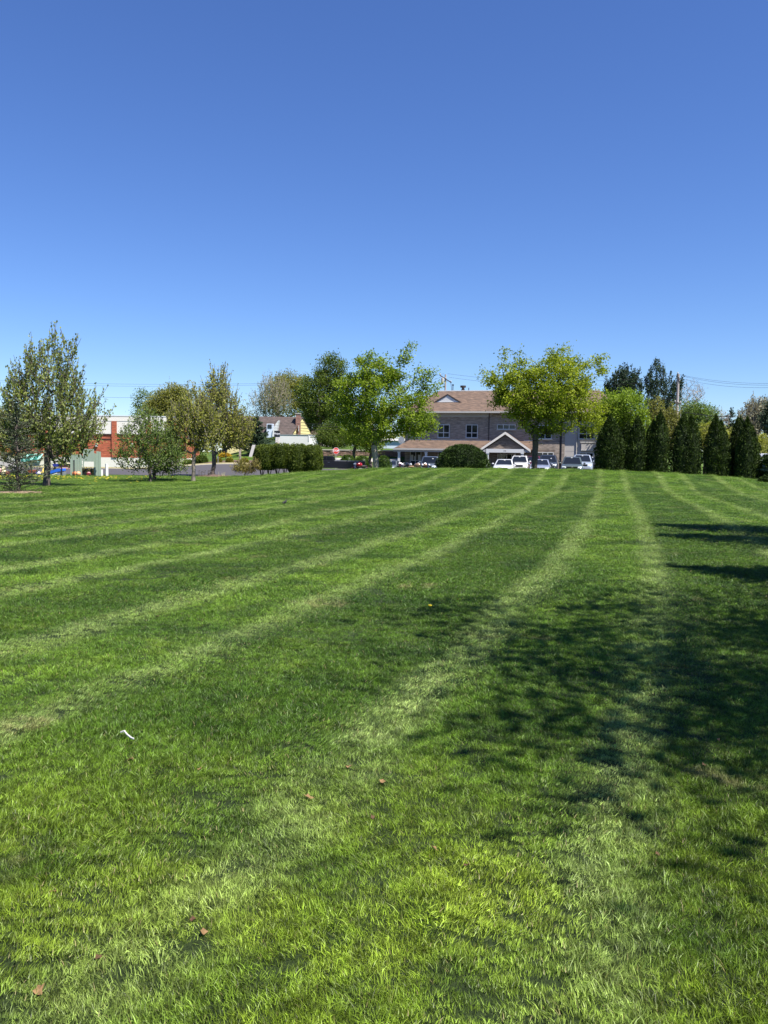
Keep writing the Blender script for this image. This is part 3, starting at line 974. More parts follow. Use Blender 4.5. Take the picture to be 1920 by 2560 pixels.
# --- the two bright trees behind the mound
b = ground_at(942, 1166, 67)
b = (b[0], b[1], .35)
broadleaf('zelkova_tree', b, 'fresh green tree beside the stop sign with windswept branches', lobes_px(b, 67, [(850, 1030, 900, 1060), (815, 960, 930, 1080, 1), (960, 1075, 970, 1090), (880, 1000, 880, 980), (985, 1095, 1010, 1095, -1), (870, 1000, 1020, 1110), (1010, 1095, 950, 1010)]),
          trunk_line(2.3, (-.25, 0), 5, .03, 7), .25, None, L['zelkova'], M['bark_grey'], 107, n_pts=400, per=44, spread=.26, size=.17, upright=.7, wind=(.5, 0, .12), shell=.45, r_tip=.010,
          extra=pt_px(b, 67, [(1000, 905, 0), (1008, 890, 0), (1015, 878, 0), (1022, 868, .2), (1033, 861, 0), (1012, 900, .3), (1024, 898, .2), (995, 895, 0), (1050, 945, 0), (1062, 938, 0), (1072, 930, 0), (1084, 924, 0), (1040, 955, .2), (1060, 950, 0), (1075, 945, 0), (965, 893, 0), (894, 899, 0), (1100, 955, 0), (1090, 965, 0), (1046, 925, 0), (1048, 918, 0)]))
b = ground_at(1337, 1173, 66)
b = (b[0], b[1], .40)
broadleaf('zelkova_tree', b, 'yellow-green vase shaped tree rising in front of the parked cars', lobes_px(b, 66, [(1240, 1480, 920, 1060), (1215, 1350, 900, 1000), (1330, 1470, 890, 1000), (1220, 1330, 980, 1050), (1400, 1520, 950, 1060, 1), (1290, 1440, 1000, 1090), (1420, 1535, 1010, 1085, 1), (1440, 1510, 890, 960), (1255, 1470, 885, 1040)]),
          trunk_line(1.95, (-.02, 0), 6, .015, 8), .25, None, L['zelkova_y'], M['bark'], 108, n_pts=500, per=42, spread=.27, size=.17, upright=.95, wind=(.45, 0, .18), shell=.45, r_tip=.010,
          extra=pt_px(b, 66, [(1262, 878, 0), (1258, 886, 0), (1295, 880, 0), (1373, 876, 0), (1380, 884, 0), (1395, 878, 0), (1410, 875, .3), (1418, 872, 0), (1440, 892, 0), (1500, 895, 0), (1512, 893, 0), (1490, 900, 0), (1505, 930, 0), (1513, 925, 0), (1210, 925, 0), (1205, 950, 0)]))

# --- trees beyond the road and behind the buildings
b = ground_at(1560, 1130, 88)
broadleaf('maple_tree', b, 'round lime green maple rising behind the first arborvitae', lobes_px(b, 88, [(1500, 1612, 972, 1070), (1490, 1560, 1000, 1100), (1560, 1625, 1020, 1110)]), trunk_line(3.0, (0, 0), 4, .03, 9), .16, None, L['maple'], M['bark'], 109, n_pts=300, per=30, spread=.36, size=.21, shell=.8)


def far_tree(px, y, spec, mt, label, seed, n_pts=260, per=26, size=.26, spread=.5, bark='bark', trunk_h=4.0, r=.28, **kw):
    b = ground_at(px, 1120, y)
    return broadleaf(kw.pop('name', 'tree'), b, label, lobes_px(b, y, spec), trunk_line(trunk_h, (0, 0), 4, .05, seed), r, None, mt, M[bark], seed, n_pts=n_pts, per=per, spread=spread, size=size, seg=1.0, r_tip=kw.pop('r_tip', .016), **kw)


far_tree(355, 150, [(335, 385, 970, 1040), (325, 375, 1010, 1060)], L['dogwood'], 'thin airy tree above the roof of the red and white building', 201, n_pts=150, per=12, size=.24, spread=.45)
far_tree(415, 140, [(370, 450, 975, 1060), (400, 470, 958, 1040), (365, 420, 1000, 1070), (430, 480, 970, 1060)], L['yellowish'], 'broad tan-green tree behind the olive trees by the road', 202, n_pts=330, per=30, size=.28, spread=.55)
far_tree(12, 70, [(-30, 50, 1030, 1150), (-10, 40, 1000, 1100)], L['yellowish'], 'yellow-green bush tree at the far left behind the spruce', 225, n_pts=150, per=26, size=.15, spread=.3, trunk_h=1.2, r=.12)
far_tree(136, 68, [(120, 160, 1090, 1180), (110, 175, 1080, 1130)], L['dogwood'], 'thicket of bare stems behind the play table', 226, n_pts=90, per=16, size=.13, spread=.26, trunk_h=.9, r=.08)
far_tree(440, 108, [(405, 500, 1040, 1140), (420, 470, 1015, 1090)], L['yellowish'], 'low pale green tree on the grass bank beyond the kerb', 203, n_pts=200, per=26, size=.22, spread=.45, trunk_h=2)
far_tree(560, 100, [(520, 610, 1030, 1110), (560, 640, 1050, 1115)], L['olive'], 'forked dark trunked tree on the bank beside the yellow flower bed', 204, n_pts=220, per=20, size=.19, spread=.4, trunk_h=2.0, r=.3)
far_tree(678, 160, [(640, 720, 950, 1050), (625, 680, 985, 1060), (660, 730, 960, 1040)], L['willow'], 'pale half bare tree with grey branches left of the tall dark one', 205, n_pts=420, per=8, size=.22, spread=.5, bark='bark_grey', shoots=1, shoot_len=2.2, upright=1.0)
far_tree(700, 175, [(672, 760, 932, 1050), (690, 750, 925, 1000), (730, 780, 935, 1040)], L['yellowish'], 'yellow-green tree between the pale bare one and the tall dark one', 206, n_pts=320, per=26, size=.30, spread=.6)
far_tree(800, 135, [(745, 865, 920, 1050), (785, 865, 882, 980), (740, 810, 950, 1060), (800, 880, 960, 1080)], L['dark'], 'tallest dark green tree in the middle rising behind the yellow house', 207, n_pts=520, per=30, size=.26, spread=.5, r=.4)
far_tree(770, 142, [(745, 830, 1010, 1075), (760, 800, 1030, 1080)], L['dogwood'], 'bright green shrubby tree right of the yellow gable', 208, n_pts=150, per=30, size=.24, spread=.5, trunk_h=1.5)
far_tree(835, 114, [(785, 880, 1065, 1125), (800, 860, 1050, 1100)], L['dark'], 'dark green rounded tree to the right of the white trailer', 209, n_pts=200, per=40, size=.17, spread=.36, trunk_h=.8)
far_tree(885, 94, [(850, 925, 1040, 1110), (870, 930, 1060, 1120)], L['zelkova'], 'smaller dark trunked tree in front of the stone retaining wall', 210, n_pts=170, per=26, size=.17, spread=.36, trunk_h=1.5, r=.18)
far_tree(927, 80, [(900, 960, 1080, 1130), (915, 950, 1060, 1110)], L['zelkova'], 'low forked tree close behind the windswept bright tree', 211, n_pts=90, per=22, size=.16, spread=.3, trunk_h=1.3, r=.16)
b = ground_at(640, 1150, 95)
needles_tree('evergreen_tree', b, 'dark evergreen behind the left end of the clipped hedge', at(650, 1040, 95).z - b[2], 2.3, L['pine'], M['bark'], 212, levels=15, size=.22, per=26, r_base=.12, clear=.2, rag=.35, taper=.8)
for i, (px, spec, lab) in enumerate([(1556, [(1513, 1585, 935, 1000), (1540, 1602, 925, 985), (1510, 1560, 960, 1030), (1570, 1605, 945, 1010)], 'left one of the two dark pines behind the lime green maple'),
                                     (1655, [(1610, 1700, 950, 1050), (1612, 1665, 915, 990), (1625, 1668, 905, 960), (1660, 1708, 935, 1020), (1600, 1680, 1000, 1060)], 'taller dark pine standing left of the right utility pole')]):
    far_tree(px, 130, spec, L['pine'], lab, 213 + i, n_pts=230, per=26, size=.24, spread=.34, trunk_h=9, r=.35, name='pine_tree', group='dark pines beyond the parking lot', upright=.1, shoots=1, shoot_len=1.3, shell=.9)
far_tree(1640, 96, [(1615, 1665, 1000, 1110), (1655, 1705, 1020, 1110), (1630, 1700, 1040, 1120)], L['yellowish'], 'tan spring tree between the arborvitae and the dark pines', 216, n_pts=260, per=22, size=.18, spread=.36, trunk_h=1.4, shoots=1, shoot_len=.9)
far_tree(1722, 150, [(1690, 1760, 945, 1020), (1710, 1765, 960, 1030)], L['pinkbud'], 'bare pinkish tree to the right of the utility pole', 217, n_pts=420, per=3, size=.14, spread=.3, bark='bark_grey', upright=1.0, bare=.3, r_tip=.02)
far_tree(1735, 105, [(1700, 1790, 1005, 1080), (1690, 1750, 1000, 1060), (1740, 1795, 1020, 1090)], L['dogwood'], 'light green bushy tree at the foot of the right utility pole', 218, n_pts=260, per=24, size=.2, spread=.42, trunk_h=2)
far_tree(1780, 140, [(1760, 1830, 1025, 1075), (1775, 1815, 1010, 1060)], L['pinkbud'], 'low bare brown tree left of the distant small spruce', 219, n_pts=330, per=3, size=.14, spread=.3, bark='bark_grey', bare=.3, r_tip=.02)
b = ground_at(1823, 1120, 150)
needles_tree('spruce_tree', b, 'distant small dark spruce between two arborvitae tops', at(1823, 1018, 150).z - b[2], 2.6, L['pine'], M['bark'], 220, levels=14, size=.32, per=12, r_base=.16, clear=3, taper=.8)
far_tree(1885, 84, [(1845, 1920, 1010, 1090), (1860, 1930, 1000, 1060), (1850, 1900, 1030, 1100)], L['cream'], 'cream blossoming tree at the right edge behind the arborvitae', 221, n_pts=300, per=11, size=.15, spread=.3, bark='bark_light', trunk_h=1.6, shoots=1, shoot_len=.9)
far_tree(1935, 78, [(1912, 1960, 1000, 1090)], L['pine'], 'dark tree cut off by the right edge of the photo', 222, n_pts=120, per=30, size=.18, spread=.34, trunk_h=2)
far_tree(1890, 96, [(1850, 1925, 1080, 1130), (1800, 1870, 1075, 1130)], L['olive'], 'olive bush low behind the right most arborvitae', 223, n_pts=140, per=24, size=.2, spread=.4, trunk_h=.8)
far_tree(1765, 100, [(1735, 1800, 1060, 1125)], L['olive'], 'brownish thicket seen in the gap between two arborvitae', 224, n_pts=130, per=18, size=.2, spread=.4, trunk_h=.8)

# --- a dense row of far trees along the skyline, seen as one mass between the buildings
rng = np.random.default_rng(77)
P = []
for x0, x1, y, h in ((-190, -60, 190, 7), (-130, -20, 260, 9), (-20, 60, 240, 8), (55, 170, 200, 7.5), (60, 110, 150, 6)):
    n = int((x1 - x0) * 60)
    x = rng.uniform(x0, x1, n)
    top = h * (.65 + .35 * vnoise(x / 7, x * 0, 31) + .15 * vnoise(x / 2.1, x * 0, 32))
    yy = y + rng.normal(0, 4, n)
    P.append(np.stack([x, yy, Z(x, yy) + top * rng.uniform(0, 1, n) ** .7], -1))
P = np.concatenate(P)
v = np.clip(.4 + .4 * vnoise(P[:, 0] / 9, P[:, 2] / 4, 8) + rng.normal(0, .2, len(P)), 0, 1)
o = leaf_obj('far_woods', P, 1.0, rng, L['yellowish'], None, v)
tag(o, 'distant belt of mixed spring woods along the skyline', 'woods', kind='stuff')


# --- arborvitae row on the mound
def column(cx, cy_, h, rx, bulge=.40, sharp=1.0):
    def f(th, t):
        z = t * h
        prof = np.where(t < bulge, .94 + .06 * (t / bulge), np.clip(1 - ((t - bulge) / (1 - bulge)) ** (1.75 * sharp), 0, 1) ** .95)
        return rx * prof, rx * prof * .95, cx, cy_, z
    return f


for tops, (l, r_, base_py), y, lab in [
        ([(1528, 1040, 1.0)], (1482, 1553, 1180), 61.5, 'first arborvitae from the left, its sunlit side bright green'),
        ([(1570, 1055, .5), (1597, 1042, .62)], (1550, 1614, 1181), 61.8, 'second arborvitae from the left with a lower left tip'),
        ([(1635, 1050, .55), (1653, 1028, .62)], (1612, 1674, 1182), 61.5, 'twin tipped arborvitae under the dark pine'),
        ([(1708, 1034, .65), (1731, 1040, .62)], (1676, 1750, 1184), 61.3, 'broad arborvitae below the right utility pole'),
        ([(1790, 1038, .72), (1806, 1052, .62)], (1755, 1818, 1190), 60.8, 'narrow pointed arborvitae left of the rightmost pair'),
        ([(1844, 1046, .75), (1858, 1042, .6)], (1816, 1872, 1196), 61.6, 'shaded arborvitae that stands half behind its right neighbour'),
        ([(1868, 1044, .72), (1886, 1062, .5)], (1836, 1898, 1198), 60.2, 'rightmost arborvitae beside the dark clipped hedge')]:
    a, c = at(l, 1150, y), at(r_, 1150, y)
    bx = (a.x + c.x) / 2; half = (c.x - a.x) / 2
    base = (bx, y, zf(bx, y) - .05)
    shp = []
    for (tx, ty, w) in tops:
        tp = at(tx, ty, y)
        cx = tp.x - bx
        shp.append((column(cx * .8, 0 if w > .6 else .3, tp.z - base[2], half * (1.0 if len(tops) == 1 else .84)), 1 / len(tops)))
    dense_shrub('arborvitae', base, lab, shp, L['thuja'], int(l), n=9500, size=.15, up=.5, group='arborvitae planted in a row along the mound', rough=.20, aspect=.42, back=.74, part='crown')


def dome(rx, ry, h, k=2.4, low=.8):
    def f(th, t):
        z = t * h
        prof = np.clip(1 - t ** k, 0, 1) ** (1 / k) * np.where(t < .25, low + (1 - low) * t / .25, 1)
        return rx * prof, ry * prof, 0, 0, z
    return f


def shrub_px(l, r_, top, y, base_z=None):
    a, c = at(l, 1150, y), at(r_, 1150, y)
    bx = (a.x + c.x) / 2
    bz = zf(bx, y) - .05 if base_z is None else base_z
    return (bx, y, bz), (c.x - a.x) / 2, at((l + r_) / 2, top, y).z - bz


b, rx, h = shrub_px(1087, 1227, 1112, 65)
dense_shrub('yew_shrub', b, 'big clipped dark green dome shrub in front of the building', [(dome(rx, rx * .8, h, 2.3), 1.0)], L['yew'], 301, n=12000, size=.11, rough=.05)
b, rx, h = shrub_px(1895, 1965, 1137, 60)
dense_shrub('clipped_hedge', b, 'dark clipped hedge at the right edge in front of a white van', [(dome(rx, rx, h, 3.5), 1.0)], L['yew'], 302, n=5000, size=.11, rough=.06, cat='hedge')
b, rx, h = shrub_px(1895, 1945, 1196, 52)
dense_shrub('low_shrub', b, 'low dark shrub at the right edge at the foot of the mound', [(dome(rx, rx, max(h, .4), 2.0), 1.0)], L['yew'], 303, n=1200, size=.1, rough=.2)
# long clipped hedge: four plants grown together
for i, (l, r_, top, lab, st) in enumerate([(638, 690, 1112, 'leftmost plant of the long clipped hedge, on bare stems', 2), (676, 730, 1109, 'second plant of the long clipped hedge, beside the bare stemmed end', 2),
                                           (718, 772, 1110, 'third plant of the long clipped hedge, before the white trailer', 2), (760, 805, 1112, 'right end plant of the long clipped hedge next to the black pickup', 2)]):
    b, rx, h = shrub_px(l, r_, top, 62.5)

    def body(th, t, rx=rx, h=h, i=i):
        z = h * (.20 + .80 * t) if i < 2 else h * (.02 + .98 * t)
        prof = np.clip(1 - t ** 4.5, 0, 1) ** .28 * np.where(t < .2, .72 + .28 * t / .2, 1)
        return rx * 1.12 * prof, .95 * prof, 0, 0, z
    dense_shrub('hedge_shrub', b, lab, [(body, 1.0)], L['hedge'], 310 + i, n=5200, size=.105, rough=.10, cat='hedge', group='plants of the long clipped hedge', stems=[(-rx * .35, 0), (rx * .35, .1)], back=.78)
b = ground_at(612, 1194, 61.5)
broadleaf('spring_shrub', b, 'sparse yellow and russet shrub left of the long hedge', lobes_px(b, 61.5, [(580, 640, 1160, 1192), (590, 625, 1150, 1180), (620, 650, 1155, 1180)]), [(0, 0, 0), (.02, 0, .08), (0, .02, .16)], .05, None, L['russet'], M['bark'], 320, n_pts=150, per=13, spread=.14, size=.085, cat='shrub', r_tip=.006, shoots=1, shoot_len=.35)
for i, (l, r_, top, y, mt, lab, nm) in enumerate([
        (846, 892, 1137, 92, 'laurel', 'sunlit green bush just right of the stop sign', 'green_bush'), (880, 930, 1140, 93, 'laurel', 'green bush between the two thin trunks before the wall', 'green_bush'), (938, 982, 1140, 90, 'laurel', 'rounded green bush right of the windswept tree trunk', 'green_bush'),
        (486, 522, 1138, 89.5, 'dark', 'dark low hedge plant on the bed behind the kerb', 'green_bush'), (455, 490, 1150, 90.5, 'dark', 'dark low bush behind the pale trunk beyond the road', 'green_bush'),
        (538, 556, 1154, 88, 'gold', 'golden low shrub nearest the grey sign post', 'golden_shrub'), (564, 584, 1154, 87.6, 'gold', 'golden low shrub below the lamp post', 'golden_shrub'), (600, 622, 1153, 87.2, 'gold', 'golden low shrub near the hedge', 'golden_shrub'), (416, 432, 1160, 90.5, 'gold', 'golden low shrub farthest left on the bed', 'golden_shrub'),
        (545, 580, 1138, 96, 'goldflower', 'wide orange-yellow flower mound on the grass bank', 'flower_mound')]):
    b, rx, h = shrub_px(l, r_, top, y)
    dense_shrub(nm, b, lab, [(dome(rx, rx * .8, max(h, .5), 2.2), 1.0)], L[mt], 330 + i, n=1500, size=.13, rough=.15, back=.8)

# --- out of frame on the right: the trees that shade the lawn
b = (10.5, 17.6, zf(10.5, 17.6))
needles_tree('spruce_tree', b, 'spruce whose lowest branch tips enter at the right edge', 8.0, 2.45, L['spruce'], M['bark'], 401, levels=26, size=.13, per=34, r_base=.11, clear=.35, rag=.3, taper=.85)
b = (9.7, 14.9, zf(9.7, 14.9))
needles_tree('spruce_tree', b, 'third spruce out of the frame between its two neighbours', 8.0, 2.3, L['spruce'], M['bark'], 404, levels=24, size=.13, per=34, r_base=.11, clear=.35, rag=.3, taper=.85)
b = (7.7, 10.0, zf(7.7, 10.0))
needles_tree('spruce_tree', b, 'second spruce beyond the right edge shading the lawn', 7.0, 1.9, L['spruce'], M['bark'], 402, levels=24, size=.12, per=36, r_base=.11, clear=.35, rag=.3, taper=.85)
b = (7.3, 3.7, zf(7.3, 3.7))
broadleaf('shade_tree', b, 'tall spring tree right of the camera shading the near lawn', [(0, 0, 8.2, 3.6, 3.7, 2.0), (-.5, .2, 8.0, 2.6, 2.6, 1.7), (1.2, -1.2, 9.2, 2.5, 2.5, 1.5), (-1.0, -2.0, 7.6, 2.4, 2.2, 1.5), (1.2, -2.2, 7.8, 2.8, 2.0, 1.6), (2.0, 1.5, 8.0, 2.6, 2.6, 1.5), (2.6, -1.6, 8.4, 2.4, 2.2, 1.5)], trunk_line(4.5, (0, 0), 6, .03, 12), .2, None, L['dogwood'], M['bark'], 403, n_pts=640, per=15, spread=.32, size=.14, r_tip=.009)


# ------------------------------------------------------------------ main building
DEL = R(13)
BO = Vector((10.5, 95, .15))
main = thing('office_building', BO, 'long grey-tan brick office building with a brown hipped roof behind the parked cars', 'building', rz=-DEL)


def window(parent, u0, u1, z0, z1, cols, split=None, blinds=(), v=0.0, fr=.07, fm=None, sill=True):
    """frame standing proud of the wall; every pane its own piece, set back behind the frame"""
    f = MB()
    f.box(u0 - fr, u0, v - .07, v + .05, z0 - fr, z1 + fr); f.box(u1, u1 + fr, v - .07, v + .05, z0 - fr, z1 + fr)
    f.box(u0, u1, v - .07, v + .05, z1, z1 + fr); f.box(u0, u1, v - .07, v + .05, z0 - fr, z0)
    w = (u1 - u0) / cols
    for c in range(1, cols):
        f.box(u0 + c * w - .035, u0 + c * w + .035, v - .065, v + .05, z0, z1)
    zs = [z0, z1] if split is None else [z0, split, z1]
    if split is not None:
        for c in range(cols):
            f.box(u0 + c * w + (.035 if c else 0), u0 + (c + 1) * w - (.035 if c < cols - 1 else 0), v - .06, v + .05, split - .035, split + .035)
    fo = f.build('window', fm or M['white'], parent)
    for c in range(cols):
        for k in range(len(zs) - 1):
            g = MB().box(u0 + c * w + .036, u0 + (c + 1) * w - .036, v - .03, v - .012, zs[k] + .036 * (k > 0), zs[k + 1] - .036 * (k < len(zs) - 2))
            g.build('pane', M['glass'], fo)
    for (c0, c1, b0, b1) in blinds:
        MB().box(u0 + (u1 - u0) * c0, u0 + (u1 - u0) * c1, v - .040, v - .033, z0 + (z1 - z0) * b0, z0 + (z1 - z0) * b1).build('blind', M['blind'], fo)
    if sill:
        MB().box(u0 - .16, u1 + .16, v - .14, v - .002, z0 - fr - .10, z0 - fr - .003).build('sill', M['trim'], fo)
    return fo


VD = 12.4
MB().box(-8.39, 9.25, 0, VD, -.6, 6.3).build('wall', M['brick'], main)
MB().box(9.5, 9.82, -.004, .3, -.6, 6.3).build('wall', M['brick'], main)
MB().box(9.25, 9.5, .12, VD, -.6, 6.3).build('dark_recess', M['darktrim'], main, label='dark brown vertical strip set back between brick and render')  # dark brown strip set back between the two walls
MB().box(9.82, 16.4, .05, VD, -.6, 6.3).build('rendered_wall', M['stucco'], main, label='pale grey rendered wing of the wall')
MB().box(9.9, 11.0, .04, .05, 2.55, 2.58).build('render_joint', M['trim'], main)
MB().box(-8.37, 1.3, -.06, .3, 6.3, 6.80).build('frieze', M['trim'], main)
MB().box(1.3, 16.35, .0, .3, 6.3, 6.80).build('frieze', M['brick'], main)
MB().tube([(1.32, -.05, -.1), (1.32, -.05, 6.7)], .05, 8).build('downpipe', M['darktrim'], main)
MB().tube([(11.1, -.02, -.1), (11.1, -.02, 6.7)], .055, 8).build('downpipe', M['trim'], main)
# hipped roof
E0, E1, V0, V1, RZ, EZ = -9.2, 17.2, -.85, 13.25, 9.78, 6.86
rf = MB()
rf.add([(E0, V0, EZ), (E1, V0, EZ), (E1, V1, EZ), (E0, V1, EZ), (-5.5, 6.2, RZ), (13.5, 6.2, RZ)], [(0, 1, 5, 4), (1, 2, 5), (2, 3, 4, 5), (3, 0, 4), (3, 2, 1, 0)])
roof = rf.build('roof', M['shingle'], main)
MB().box(E0 - .01, E1 + .01, V0 - .12, V0 - .004, EZ - .14, EZ + .05).build('gutter', M['trim'], roof)
MB().box(E0 - .1, E0 - .004, V0 - .1, V1, EZ - .14, EZ + .05).build('gutter', M['trim'], roof)
MB().box(E0 + .02, E1 - .02, V0, -.062, EZ - .06, EZ - .004).build('soffit', M['trim'], roof)
MB().box(-5.45, 13.5, 6.05, 6.35, RZ - .04, RZ + .06).build('ridge_cap', M['white'], roof)
# little gable on the roof, its siding laid board by board
dv = 2.2
dm = MB().prism([(-5.28, 8.12), (-2.35, 8.12), (-3.81, 9.0)], 'y', dv, dv + 2.6).build('roof_gable', M['trim'], roof)
for k in range(5):
    z0 = 8.16 + k * .155; z1 = z0 + .15
    h0 = (9.0 - z0) / .88 * 1.46 - .12; h1 = max((9.0 - z1) / .88 * 1.46 - .12, .03)
    MB().add([(-3.815 - h0, dv - .03, z0), (-3.815 + h0, dv - .03, z0), (-3.815 + h1, dv - .012, z1), (-3.815 - h1, dv - .012, z1), (-3.815 - h0, dv, z0), (-3.815 + h0, dv, z0), (-3.815 + h1, dv, z1), (-3.815 - h1, dv, z1)],
             [(0, 1, 2, 3), (4, 7, 6, 5), (0, 4, 5, 1), (3, 2, 6, 7), (0, 3, 7, 4), (1, 5, 6, 2)]).build('siding_board', M['white'], dm)
for sgn in (-1, 1):
    MB().bar((-3.815 + sgn * 1.66, dv - .05, 8.08), (-3.815, dv - .05, 9.06), .12, .09).build('bargeboard', M['darktrim'], dm)
MB().add([(-5.5, dv - .1, 8.1), (-3.815, dv - .1, 9.07), (-3.815, dv + 2.8, 9.07), (-5.5, dv + .3, 8.1)], [(0, 1, 2, 3)]).build('shingles', M['shingle'], dm)
MB().add([(-2.13, dv - .1, 8.1), (-3.815, dv - .1, 9.07), (-3.815, dv + 2.8, 9.07), (-2.13, dv + .3, 8.1)], [(3, 2, 1, 0)]).build('shingles', M['shingle'], dm)
MB().tube([(-3.85, 6.6, 9.6), (-3.85, 6.6, 10.45), (-3.85, 6.6, 10.46), (-3.85, 6.6, 10.62)], [.05, .05, .11, .11], 10).build('vent_pipe', M['black'], roof)
MB().tube([(-2.6, 6.6, 9.5), (-2.6, 6.6, 9.95), (-2.6, 6.6, 9.96), (-2.6, 6.6, 10.2), (-2.6, 6.6, 10.22), (-2.6, 6.6, 10.45)], [.28, .26, .17, .17, .34, .36], 12).build('roof_fan', M['darktrim'], roof)
MB().tube([(-1.9, 6.6, 9.6), (-1.9, 6.6, 10.2)], .05, 8).build('vent_pipe', M['darktrim'], roof)
# upper windows
for u0, u1 in ((-7.72, -6.42), (-4.53, -3.17), (-1.27, .07)):
    window(main, u0 + .05, u1 - .05, 4.0, 5.37, 2, 4.5)
window(main, 2.33, 4.27, 4.98, 5.40, 3)
window(main, 6.95, 8.31, 3.95, 5.35, 2, 4.5)
window(main, 6.86, 8.56, 1.0, 2.33, 3)
MB().box(6.7, 8.75, -.02, .1, 2.45, 2.68).build('soldier_course', M['brick_brown'], main)
window(main, 11.37, 12.95, 3.97, 5.3, 2, 4.5, v=.05)
window(main, 14.2, 15.8, 3.97, 5.3, 2, 4.5, v=.05)
window(main, 11.45, 12.9, 1.0, 2.33, 2, v=.05)
window(main, 14.2, 15.8, 1.0, 2.33, 2, v=.05)
sb = MB().box(11.62, 13.3, -.26, .05, 2.70, 3.34).build('render_panel', M['stucco'], main)
MB().box(11.60, 13.32, -.30, .05, 2.62, 2.697).build('panel_ledge', M['offwhite'], sb)
MB().box(11.5, 13.6, -.22, .05, 3.46, 3.62).build('ledge', M['trim'], main)
# porch along the left half
PR, PE, PV = 3.66, 2.62, -2.25
pr = MB()
pr.add([(-9.25, PV, PE), (6.6, PV, PE), (6.6, 0, PR), (-7.8, 0, PR), (-9.25, 0, PE)], [(0, 1, 2, 3), (0, 3, 4)])
pr.add([(-9.25, PV, PE - .03), (6.6, PV, PE - .03), (6.6, -.002, PE - .03), (-9.25, -.002, PE - .03)], [(3, 2, 1, 0)])
pr.add([(6.6, PV, PE - .03), (6.6, PV, PE), (6.6, -.002, PR), (6.6, -.002, PE - .03)], [(0, 3, 2, 1)])
porch = pr.build('porch_roof', M['shingle'], main)
MB().box(-9.3, .95, PV - .10, PV - .003, PE - .16, PE + .02).build('gutter', M['trim'], porch)
MB().box(-9.3, .9, PV + .05, PV + .30, PE - .36, PE - .04).build('beam', M['trim'], porch)
MB().box(-7.8, 1.6, -.03, -.002, PR - .02, PR + .06).build('flashing', M['offwhite'], porch)
MB().box(5.3, 6.6, -.03, -.002, PR - .02, PR + .06).build('flashing', M['offwhite'], porch)
MB().box(6.602, 6.72, PV - .02, -.003, PE - .2, PE + .1).build('end_board', M['trim'], porch)


def column(parent, u, v, z1, w=.26):
    c = MB().box(u - w / 2, u + w / 2, v - w / 2, v + w / 2, -.1, z1 - .12).build('column', M['white'], parent, bevel=.01)
    MB().box(u - w / 2 - .04, u + w / 2 + .04, v - w / 2 - .04, v + w / 2 + .04, z1 - .119, z1).build('capital', M['white'], c)
    MB().box(u - w / 2 - .03, u + w / 2 + .03, v - w / 2 - .03, v + w / 2 + .03, -.1, .15).build('plinth', M['white'], c)


for u in (-8.65, -5.5, -2.35):
    column(main, u, -1.95, 2.25)
window(main, -7.68, -6.48, .35, 2.25, 2, 1.25, blinds=((.02, .26, .45, .82), (.36, .44, .45, .75), (.74, .97, .47, .83), (.74, .97, .05, .42)))
window(main, -4.4, -3.0, .35, 2.25, 2, 1.25)
# gabled entrance
gv = -4.0
cx_ = 3.53
ga = MB().prism([(1.42, 2.66), (5.64, 2.66), (cx_, 4.16)], 'y', gv + .25, -.01).build('entrance_gable', M['brick_brown'], main)
for sgn in (-1, 1):
    foot = (cx_ + sgn * 2.76, 2.58)
    MB().add([(foot[0], gv, foot[1]), (cx_, gv, 4.50), (cx_, .0, 4.50), (foot[0], .0, foot[1]), (foot[0], gv, foot[1] - .09), (cx_, gv, 4.41), (cx_, .0, 4.41), (foot[0], .0, foot[1] - .09)],
             [(0, 1, 2, 3), (7, 6, 5, 4), (0, 4, 5, 1), (0, 3, 7, 4), (3, 2, 6, 7)]).build('gable_roof', M['shingle'], ga)
    d = Vector((cx_ - foot[0], 0, 4.42 - foot[1])).normalized()
    MB().add([(foot[0] - sgn * .0, gv - .06, foot[1] - .24), (foot[0], gv - .06, foot[1] + .02), (cx_, gv - .06, 4.52), (cx_, gv - .06, 4.24),
              (foot[0], gv - .004, foot[1] - .24), (foot[0], gv - .004, foot[1] + .02), (cx_, gv - .004, 4.52), (cx_, gv - .004, 4.24)],
             [(0, 1, 2, 3), (7, 6, 5, 4), (0, 4, 5, 1), (1, 5, 6, 2), (0, 3, 7, 4)]).build('rake_board', M['offwhite'], ga)
MB().box(1.5, 5.56, gv - .02, gv + .24, 2.26, 2.655).build('entrance_beam', M['white'], ga)
MB().box(.8, 1.48, gv + .02, gv + .24, 2.3, 2.6).build('eave_return', M['trim'], ga)
MB().box(5.58, 6.28, gv + .02, gv + .24, 2.3, 2.6).build('eave_return', M['trim'], ga)
MB().box(1.5, 1.7, gv + .26, -.02, 2.28, 2.6).build('side_beam', M['trim'], ga)
MB().box(5.36, 5.56, gv + .26, -.02, 2.28, 2.6).build('side_beam', M['trim'], ga)
for u in (1.66, 5.42):
    column(main, u, gv + .15, 2.26)
dr = MB()
for u in (2.42, 2.85, 3.42, 3.99, 4.42):
    dr.box(u - .05, u + .05, -.08, -.004, -.1, 2.1)
dr.box(2.36, 4.48, -.09, -.003, 2.1, 2.22)
door = dr.build('entrance_door', M['offwhite'], main)
for u0, u1 in ((2.47, 2.8), (2.9, 3.37), (3.47, 3.94), (4.04, 4.37)):
    MB().box(u0 + .003, u1 - .003, -.05, -.03, 0, 2.095).build('pane', M['glass'], door)


